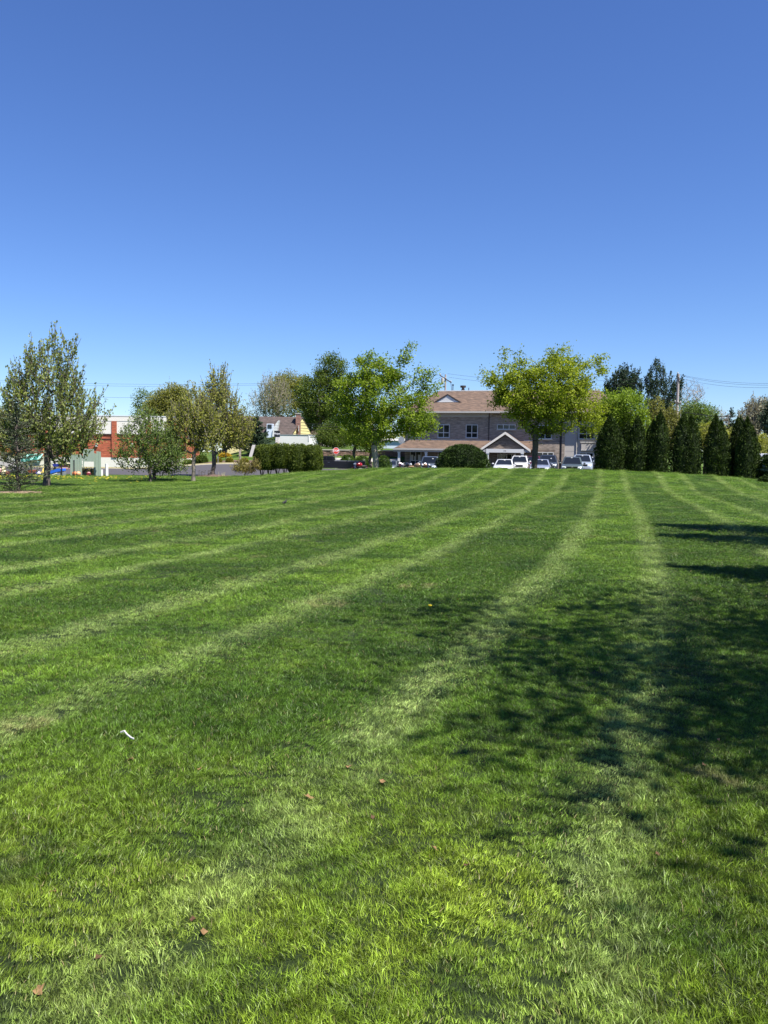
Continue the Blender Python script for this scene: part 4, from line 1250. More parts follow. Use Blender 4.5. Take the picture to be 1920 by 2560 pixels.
def text_mesh(s, size, depth, name, mt, parent, loc, rot, spacing=1.0, bold=0.0, sx=1.0):
    cu = bpy.data.curves.new('lettering', 'FONT'); cu.body = s; cu.size = size; cu.extrude = depth; cu.align_x = 'CENTER'; cu.align_y = 'CENTER'
    cu.space_character = spacing; cu.offset = bold; cu.resolution_u = 3
    o = bpy.data.objects.new('lettering', cu); C.objects.link(o)
    bpy.context.view_layer.update()
    me = bpy.data.meshes.new_from_object(o.evaluated_get(bpy.context.evaluated_depsgraph_get()))
    bpy.data.objects.remove(o)
    me.materials.clear(); me.materials.append(mt)
    q = link(bpy.data.objects.new(name, me), parent)
    q.location = loc; q.rotation_euler = rot; q.scale = (sx, 1, 1)
    return q


text_mesh('170', .2, .01, 'house_number', M['trim'], ga, (3.53, gv - .03, 2.47), (R(90), 0, 0))
# grille of the wall lamp above the beam
MB().box(3.48, 3.58, gv + .19, gv + .25, 3.15, 3.25).build('gable_lamp', M['black'], ga)
sd = thing('satellite_dish', BO + Vector((math.cos(DEL) * -8.6 + math.sin(DEL) * -.5, -math.sin(DEL) * -8.6 - math.cos(DEL) * .5, 3.45)), 'white satellite dish at the left end of the porch roof', 'satellite dish', rz=R(-30))
m = MB()
m.tube([(0, -.22, .12), (0, -.16, .12), (0, -.06, .12), (0, 0, .12)], [.42, .36, .22, .03], 18)
m.build('dish', M['white'], sd, smooth_a=60)
MB().bar((0, .1, -.45), (0, .02, .12), .05, .05).build('mast', M['steel'], sd)
MB().bar((0, -.05, -.2), (0, -.5, .08), .03, .03).build('feed_arm', M['steel'], sd)


# ------------------------------------------------------------------ red and white building on the left
ro = Vector((-40, 97, zf(-40, 97) - .1))
red = thing('brick_store', ro, 'low red brick building with white panels and cream parapet on the left', 'building')


def rx(px, py):
    p = at(px, py, 97); return p.x - ro.x, p.z - ro.z


X0, X1 = -22.0, rx(432, 1100)[0]
zt = rx(300, 1041)[1]; zb1 = rx(300, 1086)[1]; zw = rx(300, 1144)[1]
MB().box(X0, X1, 0, 14, zw + .002, zt - .55).build('wall', M['brick_red'], red)
MB().box(X0, X1, -.03, 14, -.5, zw).build('base_wall', M['offwhite'], red)
MB().box(X0 - .03, X1 + .03, -.09, 14.1, zt - .548, zt).build('parapet', M['offwhite'], red)
MB().box(X0 - .06, X1 + .06, -.12, 14.2, zt + .002, zt + .10).build('coping', M['white'], red)
pil = [rx(p, 1080)[0] for p in (14, 120, 212, 286, 372)]
pw = rx(292, 1080)[0] - rx(279, 1080)[0]
edges = [X0] + pil + [X1]
for i in range(len(edges) - 1):
    a, c = edges[i] + pw / 2, edges[i + 1] - pw / 2
    if c - a < .5: continue
    MB().box(a, c, -.06, -.003, zb1 + .05, zt - .56).build('white_panel', M['offwhite'], red)
    MB().box(a, c, -.09, -.004, zb1 - .06, zb1 + .045).build('string_course', M['darktrim'], red)
for p in pil:
    MB().box(p - pw / 2 + .01, p + pw / 2 - .01, -.14, -.005, zw + .01, zt - .56).build('pilaster', M['brick_red'], red)
zb2 = rx(300, 1098)[1]
for i in range(1, len(edges) - 1):
    a, c = edges[i] + pw / 2 + .02, edges[i + 1] - pw / 2 - .02
    if c - a > .5: MB().box(a, c, -.05, -.004, zb2 - .04, zb2 + .04).build('mortar_band', M['darktrim'], red)
for px in (150, 242, 330):
    u, z = rx(px, 1112); lamp = MB().box(u - .12, u + .12, -.2, -.006, z - .2, z + .2).build('wall_lamp', M['white'], red)
# shop windows and door at the left end, green awnings
for a, c in ((38, 68), (172, 205)):
    u0, u1 = rx(a, 1150)[0], rx(c, 1150)[0]
    window(red, u0, u1, .5, zw - .3, 2, v=-.03, sill=False)
aw = MB()
ua, ub = rx(66, 1140)[0], rx(110, 1140)[0]
za, zb_ = rx(80, 1134)[1], rx(80, 1149)[1]
n = 8
for k in range(n):
    a, c = ua + (ub - ua) * k / n, ua + (ub - ua) * (k + 1) / n
    MB().add([(a, -1.5, zb_), (c, -1.5, zb_), (c, -.1, za), (a, -.1, za), (a, -1.5, zb_ - .25), (c, -1.5, zb_ - .25)], [(0, 1, 2, 3), (4, 5, 1, 0)]).build('awning_stripe', mat('awning_pale', (.25, .55, .48), .7) if k % 3 == 1 else mat('awning_green', (.01, .13, .10), .7), red)


# ------------------------------------------------------------------ yellow gabled house, brown roofed house, trailer
yo = at(700, 1100, 128); yo.z = zf(yo.x, 128) - .2
yh = thing('yellow_house', yo, 'yellow gabled house with a brown roof and brick chimney', 'house')


def yx(px, py, dy=0):
    p = at(px, py, 128 + dy); return p.x - yo.x, p.z - yo.z


# gable end faces right and towards us: walls follow that turn
ga_ = yx(730, 1100)[0]; gb = yx(772, 1100)[0]
zr, ze = yx(750, 1041)[1], yx(722, 1084)[1]
xl = yx(560, 1060)[0]
gl, gr = yx(728, 1084)[0], yx(770, 1088)[0]
ap = yx(750, 1041)[0]
V = [(xl, 0, -1), (gl, 0, -1), (gr, 6.0, -1), (xl, 6.0, -1), (xl, 0, ze), (gl, 0, ze), (gr, 6, ze), (xl, 6.0, ze), (xl, 3.0, zr), (ap, 3.0, zr)]
MB().add(V, [(0, 1, 5, 4), (1, 2, 6, 9, 5), (2, 3, 7, 6), (3, 0, 4, 8, 7)]).build('wall', M['yellow_siding'], yh)
fb = MB()
for k in range(9):
    z = ze - 1.2 + k * .45
    if z < zr - .3:
        t = max(0, (z - ze) / (zr - ze))
        p0 = Vector((gl, 0, z)).lerp(Vector((ap, 3, z)), t); p1 = Vector((gr, 6, z)).lerp(Vector((ap, 3, z)), t)
        off = Vector((.03, -.03, 0))
        fb.bar(p0 + off, p1 + off, .03, .05)
fb.build('siding_lines', mat('yellow_siding_edge', (.62, .53, .26), .7), yh)
ov = .35
yr = MB().add([(xl - ov, -.5, ze - .25), (gl + .1, -.5, ze - .25), (ap + .12, 3, zr + .06), (xl - ov, 3, zr + .06), (xl - ov, 6.5, ze - .25), (gr + .1, 6.5, ze - .25),
               (xl - ov, -.5, ze - .4), (gl + .1, -.5, ze - .4), (ap + .12, 3, zr - .08), (xl - ov, 6.5, ze - .4), (gr + .1, 6.5, ze - .4), (xl - ov, 3, zr - .08)],
              [(0, 1, 2, 3), (3, 2, 5, 4), (0, 6, 7, 1), (1, 7, 8, 2), (2, 8, 10, 5), (4, 5, 10, 9), (7, 6, 11, 8), (8, 11, 9, 10)]).build('roof', M['shingle_grey'], yh)
MB().box(xl - ov, gl + .05, -.62, -.503, ze - .42, ze - .22).build('gutter', M['white'], yr)
# white dormer: its lit cheek rises to a point, its window looks forward
dp = [yx(*q) for q in ((683, 1092), (692, 1092), (699.5, 1051), (693, 1058), (685, 1074))]
dm2 = MB().prism(dp, 'y', -1.2, .4).build('dormer', M['white'], yh)
a_, b_ = yx(669, 1068), yx(684, 1060)
MB().box(a_[0], b_[0], -1.0, .6, a_[1] - 1.6, b_[1]).build('dormer_front', mat('pale_blue_paint', (.55, .62, .72), .6), dm2)
MB().box(a_[0] + .15, b_[0] - .15, -1.06, -1.003, a_[1] - .2, b_[1] - .12).build('pane', M['glass'], dm2)
c0, c1 = yx(737, 1060)[0], yx(748, 1060)[0]
ch = MB().box(c0, c1, 1.35, 2.3, 0, yx(742, 1034)[1]).build('chimney', M['chimney_brick'], yh)
MB().box(c0 - .08, c1 + .08, 1.27, 2.38, yx(742, 1034)[1] + .002, yx(742, 1034)[1] + .14).build('chimney_cap', M['concrete'], ch)
MB().box(gl + 1.0, gl + 1.04, 1.0, 1.5, ze + .4, ze + 1.3).build('louver', M['white'], yh)

bo = at(790, 1080, 150); bo.z = zf(bo.x, 150)
bh = thing('brown_roofed_house', bo, 'low house with a red-brown roof just right of the yellow gable', 'house')
x0, x1 = at(755, 1080, 150).x - bo.x, at(822, 1080, 150).x - bo.x
z0, z1 = at(790, 1090, 150).z - bo.z, at(790, 1072, 150).z - bo.z
MB().box(x0, x1, 0, 7, -1, z0).build('wall', M['offwhite'], bh)
MB().prism([(-.5, z0 - .1), (7.5, z0 - .1), (3.5, z1)], 'x', x0 - .4, x1 + .4).build('roof', M['shingle'], bh)
MB().box(x0 + 1.2, x0 + 2.2, -.06, -.003, z0 - 1.4, z0 - .4).build('window', M['glass'], bh)

to = at(740, 1100, 118); to.z = zf(to.x, 118)
tr = thing('box_trailer', to, 'white box trailer seen above the long hedge', 'trailer', rz=R(0))
tz = at(740, 1087, 118).z - to.z
tl, tm_, te = at(700, 1100, 118).x - to.x, at(772, 1100, 118).x - to.x, at(788, 1100, 118).x - to.x
MB().add([(tl, 0, .25), (tm_, 0, .25), (te, 1.9, .25), (tl, 2.4, .25), (tl, 0, tz), (tm_, 0, tz), (te, 1.9, tz), (tl, 2.4, tz)], [(0, 1, 5, 4), (1, 2, 6, 5), (2, 3, 7, 6), (3, 0, 4, 7), (4, 5, 6, 7), (3, 2, 1, 0)]).build('box', M['white'], tr)
MB().bar((tm_, -.03, .9), (tm_, -.03, tz + .03), .10, .08).build('corner_post', M['white'], tr)
MB().bar((te, 1.88, .9), (te, 1.88, tz + .03), .10, .08).build('corner_post', M['white'], tr)
MB().bar((tl, -.03, tz), (tm_, -.03, tz), .06, .09).build('top_rail', M['steel'], tr)
MB().bar((tm_, -.02, tz), (te, 1.86, tz), .06, .12).build('top_rail', M['steel'], tr)
MB().bar((tm_ + .2, .2, tz - .22), (te - .1, 1.65, tz - .22), .04, .04).build('door_bar', M['black'], tr)
for x in (tm_ - 1.2, tm_ - 2.1):
    w = MB().disc((x, .35, .2), (0, 1, 0), .35, .3).build('wheel', M['rubber'], tr)
MB().box(tl + .5, tm_ - .3, .3, 2.0, .1, .249).build('chassis', M['black'], tr)

# pale building seen far off between the trees
po = at(975, 1110, 125); po.z = zf(po.x, 125)
pb = thing('pale_shed', po, 'pale blue-grey low building between the bright tree and the porch', 'shed')
pz = at(980, 1100, 125).z - po.z
MB().box(-1.5, 3.2, 0, 3, -.5, pz - .1).build('wall', mat('pale_blue_cladding', (.48, .55, .66), .7), pb)
MB().prism([(-.3, pz - .1), (3.3, pz - .1), (1.5, pz + .25)], 'x', -1.8, 3.5).build('roof', M['trim'], pb)

# ------------------------------------------------------------------ retaining wall with its stones
rw = thing('retaining_wall', (-3.2, 99.9, 1.4), 'long brown stone retaining wall with a pale coping behind the stop sign', 'wall')
MB().box(-6.6, 6.4, 0, .5, -.8, 1.08).build('wall_core', mat('dark_mortar', (.10, .075, .06), .95), rw)
MB().box(-6.7, 6.5, -.16, .55, 1.082, 1.2).build('coping', M['concrete'], rw)
rs = random.Random(5)
stm = [mat('stone', c, .95, var=.3, scale=6, bump=.6) for c in ((.20, .12, .085), (.25, .16, .12), (.15, .095, .075))]
mbs = [MB() for _ in stm]
z = -.3
while z < 1.05:
    h = rs.uniform(.14, .22); x = -6.6
    while x < 6.35:
        w = rs.uniform(.25, .55)
        mbs[rs.randrange(3)].box(x + .01, min(x + w, 6.4) - .01, -rs.uniform(.05, .13), -.002, z + .01, min(z + h, 1.07) - .01, tx=rs.uniform(0, .03))
        x += w
    z += h
for q, m_ in zip(mbs, stm):
    q.build('wall_stones', m_, rw, kind='stuff')


# ------------------------------------------------------------------ signs, posts, lamps, poles, wires
s0 = at(840, 1127, 84.6); gz = zf(s0.x, 84.6)
ss = thing('stop_sign', (s0.x, 84.6, gz), 'red octagonal stop sign on a post above the black pickup', 'sign', rz=R(6))
hz = s0.z - gz; rr = 15.8 / 2 * 84.6 / FPX / math.cos(math.pi / 8)
oc = [(rr * math.cos(math.pi / 8 + k * math.pi / 4), hz + rr * math.sin(math.pi / 8 + k * math.pi / 4)) for k in range(8)]
oc2 = [(x * .91, hz + (z - hz) * .91) for x, z in oc]
MB().prism(oc, 'y', -.03, -.027).build('border', M['white_sign'], ss)
MB().prism(oc2, 'y', -.036, -.031).build('sign_plate', M['red_sign'], ss)
text_mesh('STOP', rr * .80, .003, 'lettering', M['white_sign'], ss, (0, -.042, hz), (R(90), 0, 0), spacing=.95, bold=.008, sx=.88)
MB().box(-.03, .03, -.024, .03, -.3, hz + rr * .8).build('post', M['steel'], ss)

n0 = at(690, 1086, 84); gz = zf(n0.x, 84)
ns = thing('shop_sign', (n0.x, 84, gz), 'black shop sign with white lettering above a white message board over the hedge', 'sign')


def nx(px, py):
    p = at(px, py, 84); return p.x - n0.x, p.z - gz


a, b_ = nx(685.5, 1092), nx(699.5, 1077)
MB().box(a[0], b_[0], -.08, .12, a[1], b_[1]).build('name_board', M['black'], ns)
text_mesh('Hope', .27, .004, 'lettering', M['white_sign'], ns, ((a[0] + b_[0]) / 2 + .02, -.087, (a[1] + b_[1]) / 2 + .02), (R(90), 0, 0), bold=.004)
c_, d_ = nx(689, 1110), nx(699.5, 1092.2)
MB().box(c_[0], d_[0], -.06, .10, c_[1], d_[1]).build('message_board', M['offwhite'], ns)
for k in range(5):
    z = d_[1] - .13 - k * .12
    MB().box(c_[0] + .06 + .03 * (k % 2), d_[0] - .06 - .05 * (k % 3), -.064, -.061, z - .025, z + .02).build('text_line', mat('orange_print', (.5, .2, .06), .7) if k > 3 else M['trim'], ns)
MB().box(a[0] + .1, a[0] + .2, -.03, .07, -.2, a[1]).build('post', M['black'], ns)
MB().box(b_[0] - .2, b_[0] - .1, -.03, .07, -.2, c_[1]).build('post', M['black'], ns)

e0 = at(629, 1133, 83); gz = zf(e0.x, 83)
es = thing('leaning_board', (e0.x, 83, gz), 'grey-white leaning board against the dark evergreen', 'board')
lo, hi = at(626, 1142, 83) - e0, at(634, 1112, 83) - e0
zz = e0.z - gz
MB().add([(lo.x - .16, 0, zz + lo.z), (lo.x + .16, 0, zz + lo.z), (hi.x + .16, .2, zz + hi.z), (hi.x - .16, .2, zz + hi.z), (lo.x - .16, .06, zz + lo.z), (lo.x + .16, .06, zz + lo.z), (hi.x + .16, .26, zz + hi.z), (hi.x - .16, .26, zz + hi.z)],
         [(0, 1, 2, 3), (7, 6, 5, 4), (0, 4, 5, 1), (1, 5, 6, 2), (2, 6, 7, 3), (3, 7, 4, 0)]).build('panel', M['trim'], es)
MB().bar((lo.x + .28, .1, -.1), (hi.x + .28, .3, zz + hi.z), .09, .09).build('frame', M['black'], es)

for px, top, y, lab in ((565, 1124, 89, 'slim black lamp post beside the orange-yellow flower mound'), (600, 1122, 87.5, 'grey timber post just left of the dark evergreen')):
    p = at(px, top, y); gz = zf(p.x, y)
    if px == 565:
        t = thing('lamp_post', (p.x, y, gz), lab, 'lamp post'); h = p.z - gz
        MB().tube([(0, 0, -.1), (0, 0, h - .3)], [.05, .04], 8).build('pole', M['black'], t)
        MB().tube([(0, 0, h - .3), (0, 0, h - .25), (0, 0, h - .05), (0, 0, h)], [.08, .13, .15, .04], 8).build('lantern', M['black'], t)
    else:
        t = thing('timber_post', (p.x, y, gz), lab, 'post'); h = p.z - gz
        MB().box(-.1, .1, -.1, .1, -.1, h).build('post_shaft', M['bark_grey'], t)
        MB().box(-.13, .13, -.13, .13, h + .002, h + .06).build('post_cap', M['bark_grey'], t)
p = at(545, 1141, 85.6); gz = zf(p.x, 85.6)
t = thing('marker_post', (p.x, 85.6, gz), 'thin grey metal post standing at the kerb', 'post')
MB().tube([(0, 0, -.1), (0, 0, p.z - gz)], .03, 8).build('rod', M['steel'], t)
MB().box(-.05, .05, -.04, -.031, p.z - gz - .25, p.z - gz - .02).build('plate', M['steel'], t)


def utility_pole(px, top, y, label, arms=(), rad=.16, transformer=False, rz=0.0):
    p = at(px, top, y); gz = zf(p.x, y)
    t = thing('utility_pole', (p.x, y, gz), label, 'utility pole', rz=rz); h = p.z - gz
    MB().tube([(0, 0, -.3), (0, 0, h)], [rad, rad * .75], 10).build('pole', M['pole'], t)
    for dz, a, w in arms:
        c = MB().bar((-w * math.cos(a), -.12, h - dz + w * math.sin(a)), (w * math.cos(a), -.12, h - dz - w * math.sin(a)), .11, .13).build('crossarm', M['bark'], t)
        for k in (-.9, 0, .9):
            q = Vector((w * k * math.cos(a), -.12, h - dz - w * k * math.sin(a)))
            MB().tube([q + Vector((0, 0, .06)), q + Vector((0, 0, .16)), q + Vector((0, 0, .28))], [.05, .09, .04], 8).build('insulator', M['trim'], c)
    if transformer:
        MB().tube([(-.42, -.1, h - 1.3), (-.42, -.1, h - 1.2), (-.42, -.1, h - .55), (-.42, -.1, h - .5)], [.16, .22, .22, .12], 10).build('transformer', M['trim'], t)
    return Vector((p.x, y, p.z)), t


pm, pmt = utility_pole(1114, 936, 118, 'utility pole with tilted crossarm rising behind the building roof', arms=((.65, R(32), 1.0),), transformer=True)
MB().tube([(.75, -.15, pm.z - pmt.location.z - 1.2), (.85, -.15, pm.z - pmt.location.z - 1.9), (.95, -.1, pm.z - pmt.location.z - 3.2), (.3, 0, pm.z - pmt.location.z - 4.5)], .035, 6).build('drop_cable', M['wire'], pmt)
pr_, prt = utility_pole(1696, 935, 98, 'tall weathered utility pole behind the arborvitae row', arms=((.5, R(75), .5), (3.4, R(10), .35)), rad=.19)
MB().tube([(.42, -.05, pr_.z - prt.location.z - 9), (.42, -.05, pr_.z - prt.location.z - 3.1)], .03, 6).build('riser_conduit', M['steel'], prt)
pl, plt_ = utility_pole(238, 1000, 116, 'short distant utility pole behind the left end of the red building', arms=((.5, 0, .8),), rad=.14)


def wire(a, b, sag, label, r=.013, group='overhead power lines'):
    a, b = Vector(a), Vector(b)
    pts = []
    for i in range(17):
        t = i / 16; q = a.lerp(b, t); q.z -= sag * 4 * t * (1 - t); pts.append(q)
    o = MB().tube(pts, r, 4, cap=False).build('power_line', M['wire'])
    tag(o, label, 'power line', group)


for (a, b_, sag, lab) in [
        ((0, 951, 130), (720, 957, 122), .4, 'upper power line over the left trees'), ((0, 955, 129.5), (720, 960, 121.5), .5, 'second power line just under the upper one on the left'),
        ((150, 988, 118), (420, 992, 112), .2, 'lower faint power line left of the olive trees'),
        ((600, 1053, 112), (1000, 1064, 112), .1, 'top power line crossing in front of the yellow house'), ((600, 1061, 111.5), (1000, 1066, 111.5), .15, 'second power line crossing the yellow house roof'), ((600, 1066, 111), (1000, 1073, 111), .2, 'lowest power line in front of the yellow gable')]:
    wire(at(*a), at(*b_), sag, lab)
wire(at(720, 1003, 120), at(1106, 941, 118), 1.4, 'power line rising from the green tree to the pole behind the roof')
wire(at(1000, 952, 120), at(1110, 934, 118), .15, 'power line leaving the roof pole to the left')
wire(at(1118, 934, 118), at(1692, 938, 98), .9, 'upper power line from the roof pole to the right pole')
wire(at(1122, 943, 118), at(1692, 950, 98), .9, 'lower power line from the roof pole to the right pole')
wire(at(1698, 936, 98), at(1960, 958, 78), .35, 'upper power line leaving the right pole to the right', .011)
wire(at(1699, 938, 98), at(1960, 962, 78), .4, 'middle power line leaving the right pole to the right', .011)
wire(at(1700, 946, 98), at(1960, 968, 78), .4, 'lowest power line leaving the right pole to the right', .011)
wire(at(1640, 997, 101), at(1696, 995, 98), .1, 'short cable slung low to the right utility pole', .03)
wire(at(1700, 1028, 98), at(1860, 1042, 85), .2, 'low cable running from the right pole behind the arborvitae', .03)


# ------------------------------------------------------------------ vehicles
def paint(name, col, metal=.0, rough=.28):
    m = mat(name, col, rough, metal, .5, coat=1.0)
    m.node_tree.nodes['Principled BSDF'].inputs['Coat Roughness'].default_value = .06
    return m


def slab(mb, q, t=.006, off=.006):
    """thin plate over quad q (outward normal by order), lifted off its surface"""
    q = [Vector(p) for p in q]
    n = (q[1] - q[0]).cross(q[3] - q[0]).normalized()
    a = [p + n * off for p in q]; b = [p + n * (off + t) for p in q]
    return mb.add(a + b, [(3, 2, 1, 0), (4, 5, 6, 7), (0, 1, 5, 4), (1, 2, 6, 5), (2, 3, 7, 6), (3, 0, 4, 7)])


def inset(a, b, c, d, l, r, lo, hi):
    """sub-quad of a(bottom left) b(bottom right) c(top right) d(top left) with margins as fractions"""
    a, b, c, d = map(Vector, (a, b, c, d))

    def P(s, t): return a.lerp(b, s).lerp(d.lerp(c, s), t)
    return [P(l, lo), P(1 - r, lo), P(1 - r, 1 - hi), P(l, 1 - hi)]


def car(loc, rz, label, pm, Ln=4.6, Wd=1.82, H=1.46, hood=.92, belt=.98, cowl=-.95, roof_f=-.15, roof_b=1.05, rear=1.85, deck=1.0, suv=False, rails=False, group='cars parked in front of the office building', spot_pos=(0, .86), upright=False):
    t = thing('parked_car', loc, label, 'car', rz=rz, group=group)
    w, f, b = Wd / 2, -Ln / 2, Ln / 2
    st = [(f, .74, hood - .42, .35), (f + .06, .86, hood - .30, .28), (f + .22, .95, hood - .14, .24), (f + .55, .99, hood - .05, .22), (cowl - .25, 1, hood + .02, .22), (cowl + .15, 1, belt, .22),
          (rear - .1, 1, belt + .02 if suv else belt, .22), (b - .35, .985, (belt + .02) if suv else deck, .23), (b - .10, .95, (belt - .03) if suv else deck - .03, .28), (b, .86, (belt - .14) if suv else deck - .22, .36)]
    rings = []
    for y, k, zt, zb in st:
        ww = w * k
        sh = min(.26, (zt - zb) * .45)
        rings.append([(-ww * .93, y, zb), (-ww, y, zb + .10), (-ww * 1.0, y, zt - sh), (-ww * .975, y, zt - .10), (-ww * .91, y, zt - .03), (-ww * .74, y, zt), (-ww * .3, y, zt + .02), (ww * .3, y, zt + .02), (ww * .74, y, zt),
                      (ww * .91, y, zt - .03), (ww * .975, y, zt - .10), (ww, y, zt - sh), (ww, y, zb + .10), (ww * .93, y, zb)])
    MB().loft(rings).build('body', pm, t, smooth_a=38)
    # cabin
    wb, wt = w * .93, w * (.80 if upright else .74)
    zb, zt = belt - .04, H - .05

    def rr(y0, y1, ww, z, r=.14):
        return [(-ww, y0 + r, z), (-ww + r, y0, z), (ww - r, y0, z), (ww, y0 + r, z), (ww, y1 - r, z), (ww - r, y1, z), (-ww + r, y1, z), (-ww, y1 - r, z)]
    cab = [rr(cowl, rear, wb, zb, .06), rr(roof_f, roof_b, wt, zt, .10), rr(roof_f + .10, roof_b - .1, wt - .07, H - .008, .14), rr(roof_f + .3, roof_b - .3, wt - .3, H + .006, .2)]
    MB().loft(cab).build('cabin', pm, t, smooth_a=30)
    q = [Vector((-wb + .06, cowl, zb)), Vector((wb - .06, cowl, zb)), Vector((wt - .10, roof_f, zt)), Vector((-wt + .10, roof_f, zt))]
    slab(MB(), inset(*q, .02, .02, .07, .03)).build('windscreen', M['glass'], t)
    q2 = [Vector((wb - .06, rear, zb)), Vector((-wb + .06, rear, zb)), Vector((-wt + .10, roof_b, zt)), Vector((wt - .10, roof_b, zt))]
    slab(MB(), inset(*q2, .05, .05, .15, .06)).build('rear_window', M['glass'], t)
    for s in (1, -1):
        A = [Vector((s * wb, cowl + .06, zb)), Vector((s * wb, rear - .06, zb)), Vector((s * wt, roof_b - .10, zt)), Vector((s * wt, roof_f + .10, zt))]
        if s < 0: A = [A[1], A[0], A[3], A[2]]
        for lo, hi in ((.04, .55), (.51, .06)):
            l_, r_ = (lo, hi) if s > 0 else (hi, lo)
            slab(MB(), inset(*A, l_, r_, .16, .08)).build('side_window', M['glass'], t)
        MB().ball((s * (w + .10), cowl + .28, belt + .06), (.11, .06, .075), 10, 6).build('mirror', pm, t, smooth_a=60)
        hl = MB().add([(s * w * .52, f + .03, hood - .33), (s * w * .86, f + .12, hood - .32), (s * w * .90, f + .20, hood - .17), (s * w * .55, f + .12, hood - .20),
                       (s * w * .52, f + .2, hood - .33), (s * w * .80, f + .3, hood - .32), (s * w * .84, f + .36, hood - .17), (s * w * .55, f + .3, hood - .2)],
                      [(0, 1, 2, 3), (7, 6, 5, 4), (0, 4, 5, 1), (1, 5, 6, 2), (2, 6, 7, 3), (3, 7, 4, 0)])
        hl.build('headlight', M['headlight'], t)
        MB().box(s * w * .8 - .1, s * w * .8 + .1, b - .10, b + .012, belt - .30, belt - .08).build('tail_light', mat('tail_light', (.35, .01, .01), .2), t)
        for y in (f + .85, b - .85):
            wh = MB().torus((s * (w - .10), y, .33), (1, 0, 0), .235, .10, 18, 8).build('wheel', M['rubber'], t, smooth_a=60)
            rim = MB().disc((s * (w - .02), y, .33), (1, 0, 0), .20, .03, 16).build('rim', M['chrome'], wh)
        if rails:
            MB().tube([(s * (wt - .10), roof_f + .15, H - .02), (s * (wt - .12), roof_f + .3, H + .055), (s * (wt - .12), roof_b - .25, H + .055), (s * (wt - .10), roof_b - .1, H - .02)], .02, 6).build('roof_rail', M['black'] if rails == 'black' else pm, t)
    gr = MB()
    for k in range(3):
        gr.box(-w * .46, w * .46, f - .012, f + .10, hood - .37 + k * .05, hood - .34 + k * .05)
    gr.box(-w * .48, w * .48, f + .02, f + .10, hood - .39, hood - .21)
    gr.build('grille', M['black'], t)
    MB().box(-w * .75, w * .75, f - .005, f + .1, .26, .40).build('air_intake', M['black'], t)
    MB().ball((0, f + .01, hood - .26), (.06, .02, .045), 10, 6).build('badge', M['chrome'], t)
    c = q[0].lerp(q[1], .5 + spot_pos[0]).lerp(q[3].lerp(q[2], .5 + spot_pos[0]), spot_pos[1])
    n = (q[1] - q[0]).cross(q[3] - q[0]).normalized()
    MB().ball(c + n * .02, (.085, .02, .05), 8, 5).build('windscreen_spot', M['white'], t)  # small white spot on the windscreen
    return t


RZC = -R(13)


def car_at(px, py_roof, Y, H):
    """car centre so that its roof edge is seen at the given photo pixel"""
    p = at(px, py_roof, Y)
    return (p.x, Y, min(max(p.z - H, -.05), .6))


white = paint('white_paintwork', (.58, .59, .61))
pearl = paint('pearl_white_paintwork', (.56, .55, .54))
silver = paint('silver_blue_paintwork', (.32, .35, .43), .35)
green = paint('grey_green_paintwork', (.10, .125, .115), .35)
dark = paint('charcoal_paintwork', (.035, .04, .045), .2)
maroon = paint('maroon_paintwork', (.10, .012, .018), .1)
blue = paint('pale_blue_paintwork', (.40, .45, .52), .3)
slate = paint('slate_paintwork', (.13, .155, .18), .3)
navy = paint('black_navy_paintwork', (.006, .006, .010), .0, .4)
navy.node_tree.nodes['Principled BSDF'].inputs['Coat Weight'].default_value = .15

car(car_at(1262, 1148, 75.6, 1.46), RZC, 'white sedan parked nearest, right of the big dome shrub', white)
car(car_at(1300, 1139.5, 80.5, 1.68), RZC, 'white estate car parked right behind the white sedan', pearl, H=1.68, hood=1.02, belt=1.08, cowl=-1.0, roof_f=-.35, roof_b=1.6, rear=2.1, suv=True, rails=True)
car(car_at(1333, 1140, 86, 1.62), RZC, 'maroon car half hidden behind the trunk of the vase shaped tree', maroon, H=1.62, hood=1.0, belt=1.05, cowl=-.95, roof_f=-.3, roof_b=1.5, rear=2.05, suv=True)
car(car_at(1352, 1148, 74.6, 1.46), RZC, 'silver-blue sedan partly behind the tree trunk', silver, spot_pos=(.1, .86))
car(car_at(1371, 1137.5, 80, 1.75), RZC, 'dark charcoal off-roader behind the silver-blue sedan', dark, H=1.75, Wd=1.9, hood=1.08, belt=1.12, cowl=-1.0, roof_f=-.4, roof_b=1.75, rear=2.15, suv=True, rails='black', spot_pos=(.2, .5))
car(car_at(1431, 1142, 73.6, 1.70), RZC, 'grey-green off-roader with black roof rails at the right', green, H=1.70, Wd=1.9, hood=1.05, belt=1.08, cowl=-1.0, roof_f=-.4, roof_b=1.7, rear=2.1, suv=True, rails='black', spot_pos=(-.05, .9))
car(car_at(1456, 1136.5, 79.5, 1.75), RZC, 'pale blue people carrier behind the grey-green off-roader', blue, H=1.75, Wd=1.95, Ln=4.9, hood=1.05, belt=1.08, cowl=-1.3, roof_f=-.5, roof_b=1.9, rear=2.3, suv=True)
car(car_at(1481, 1141, 86, 1.6), RZC, 'dark car at the far right edge of the parking row beside the first arborvitae', dark, H=1.6, hood=1.0, belt=1.05, cowl=-1.0, roof_f=-.4, roof_b=1.6, rear=2.1, suv=True)
car(car_at(1077, 1141, 80, 1.80), RZC, 'slate grey boxy off-roader partly hidden by the dome shrub', slate, H=1.80, Wd=1.85, Ln=4.3, hood=1.12, belt=1.18, cowl=-.6, roof_f=-.35, roof_b=1.9, rear=2.0, suv=True, spot_pos=(.2, .7), upright=True, group='cars parked in front of the office building')
car(car_at(978, 1154, 92.5, 1.42), RZC, 'blue-grey car roof showing between the green bush and the porch column', slate, H=1.42)
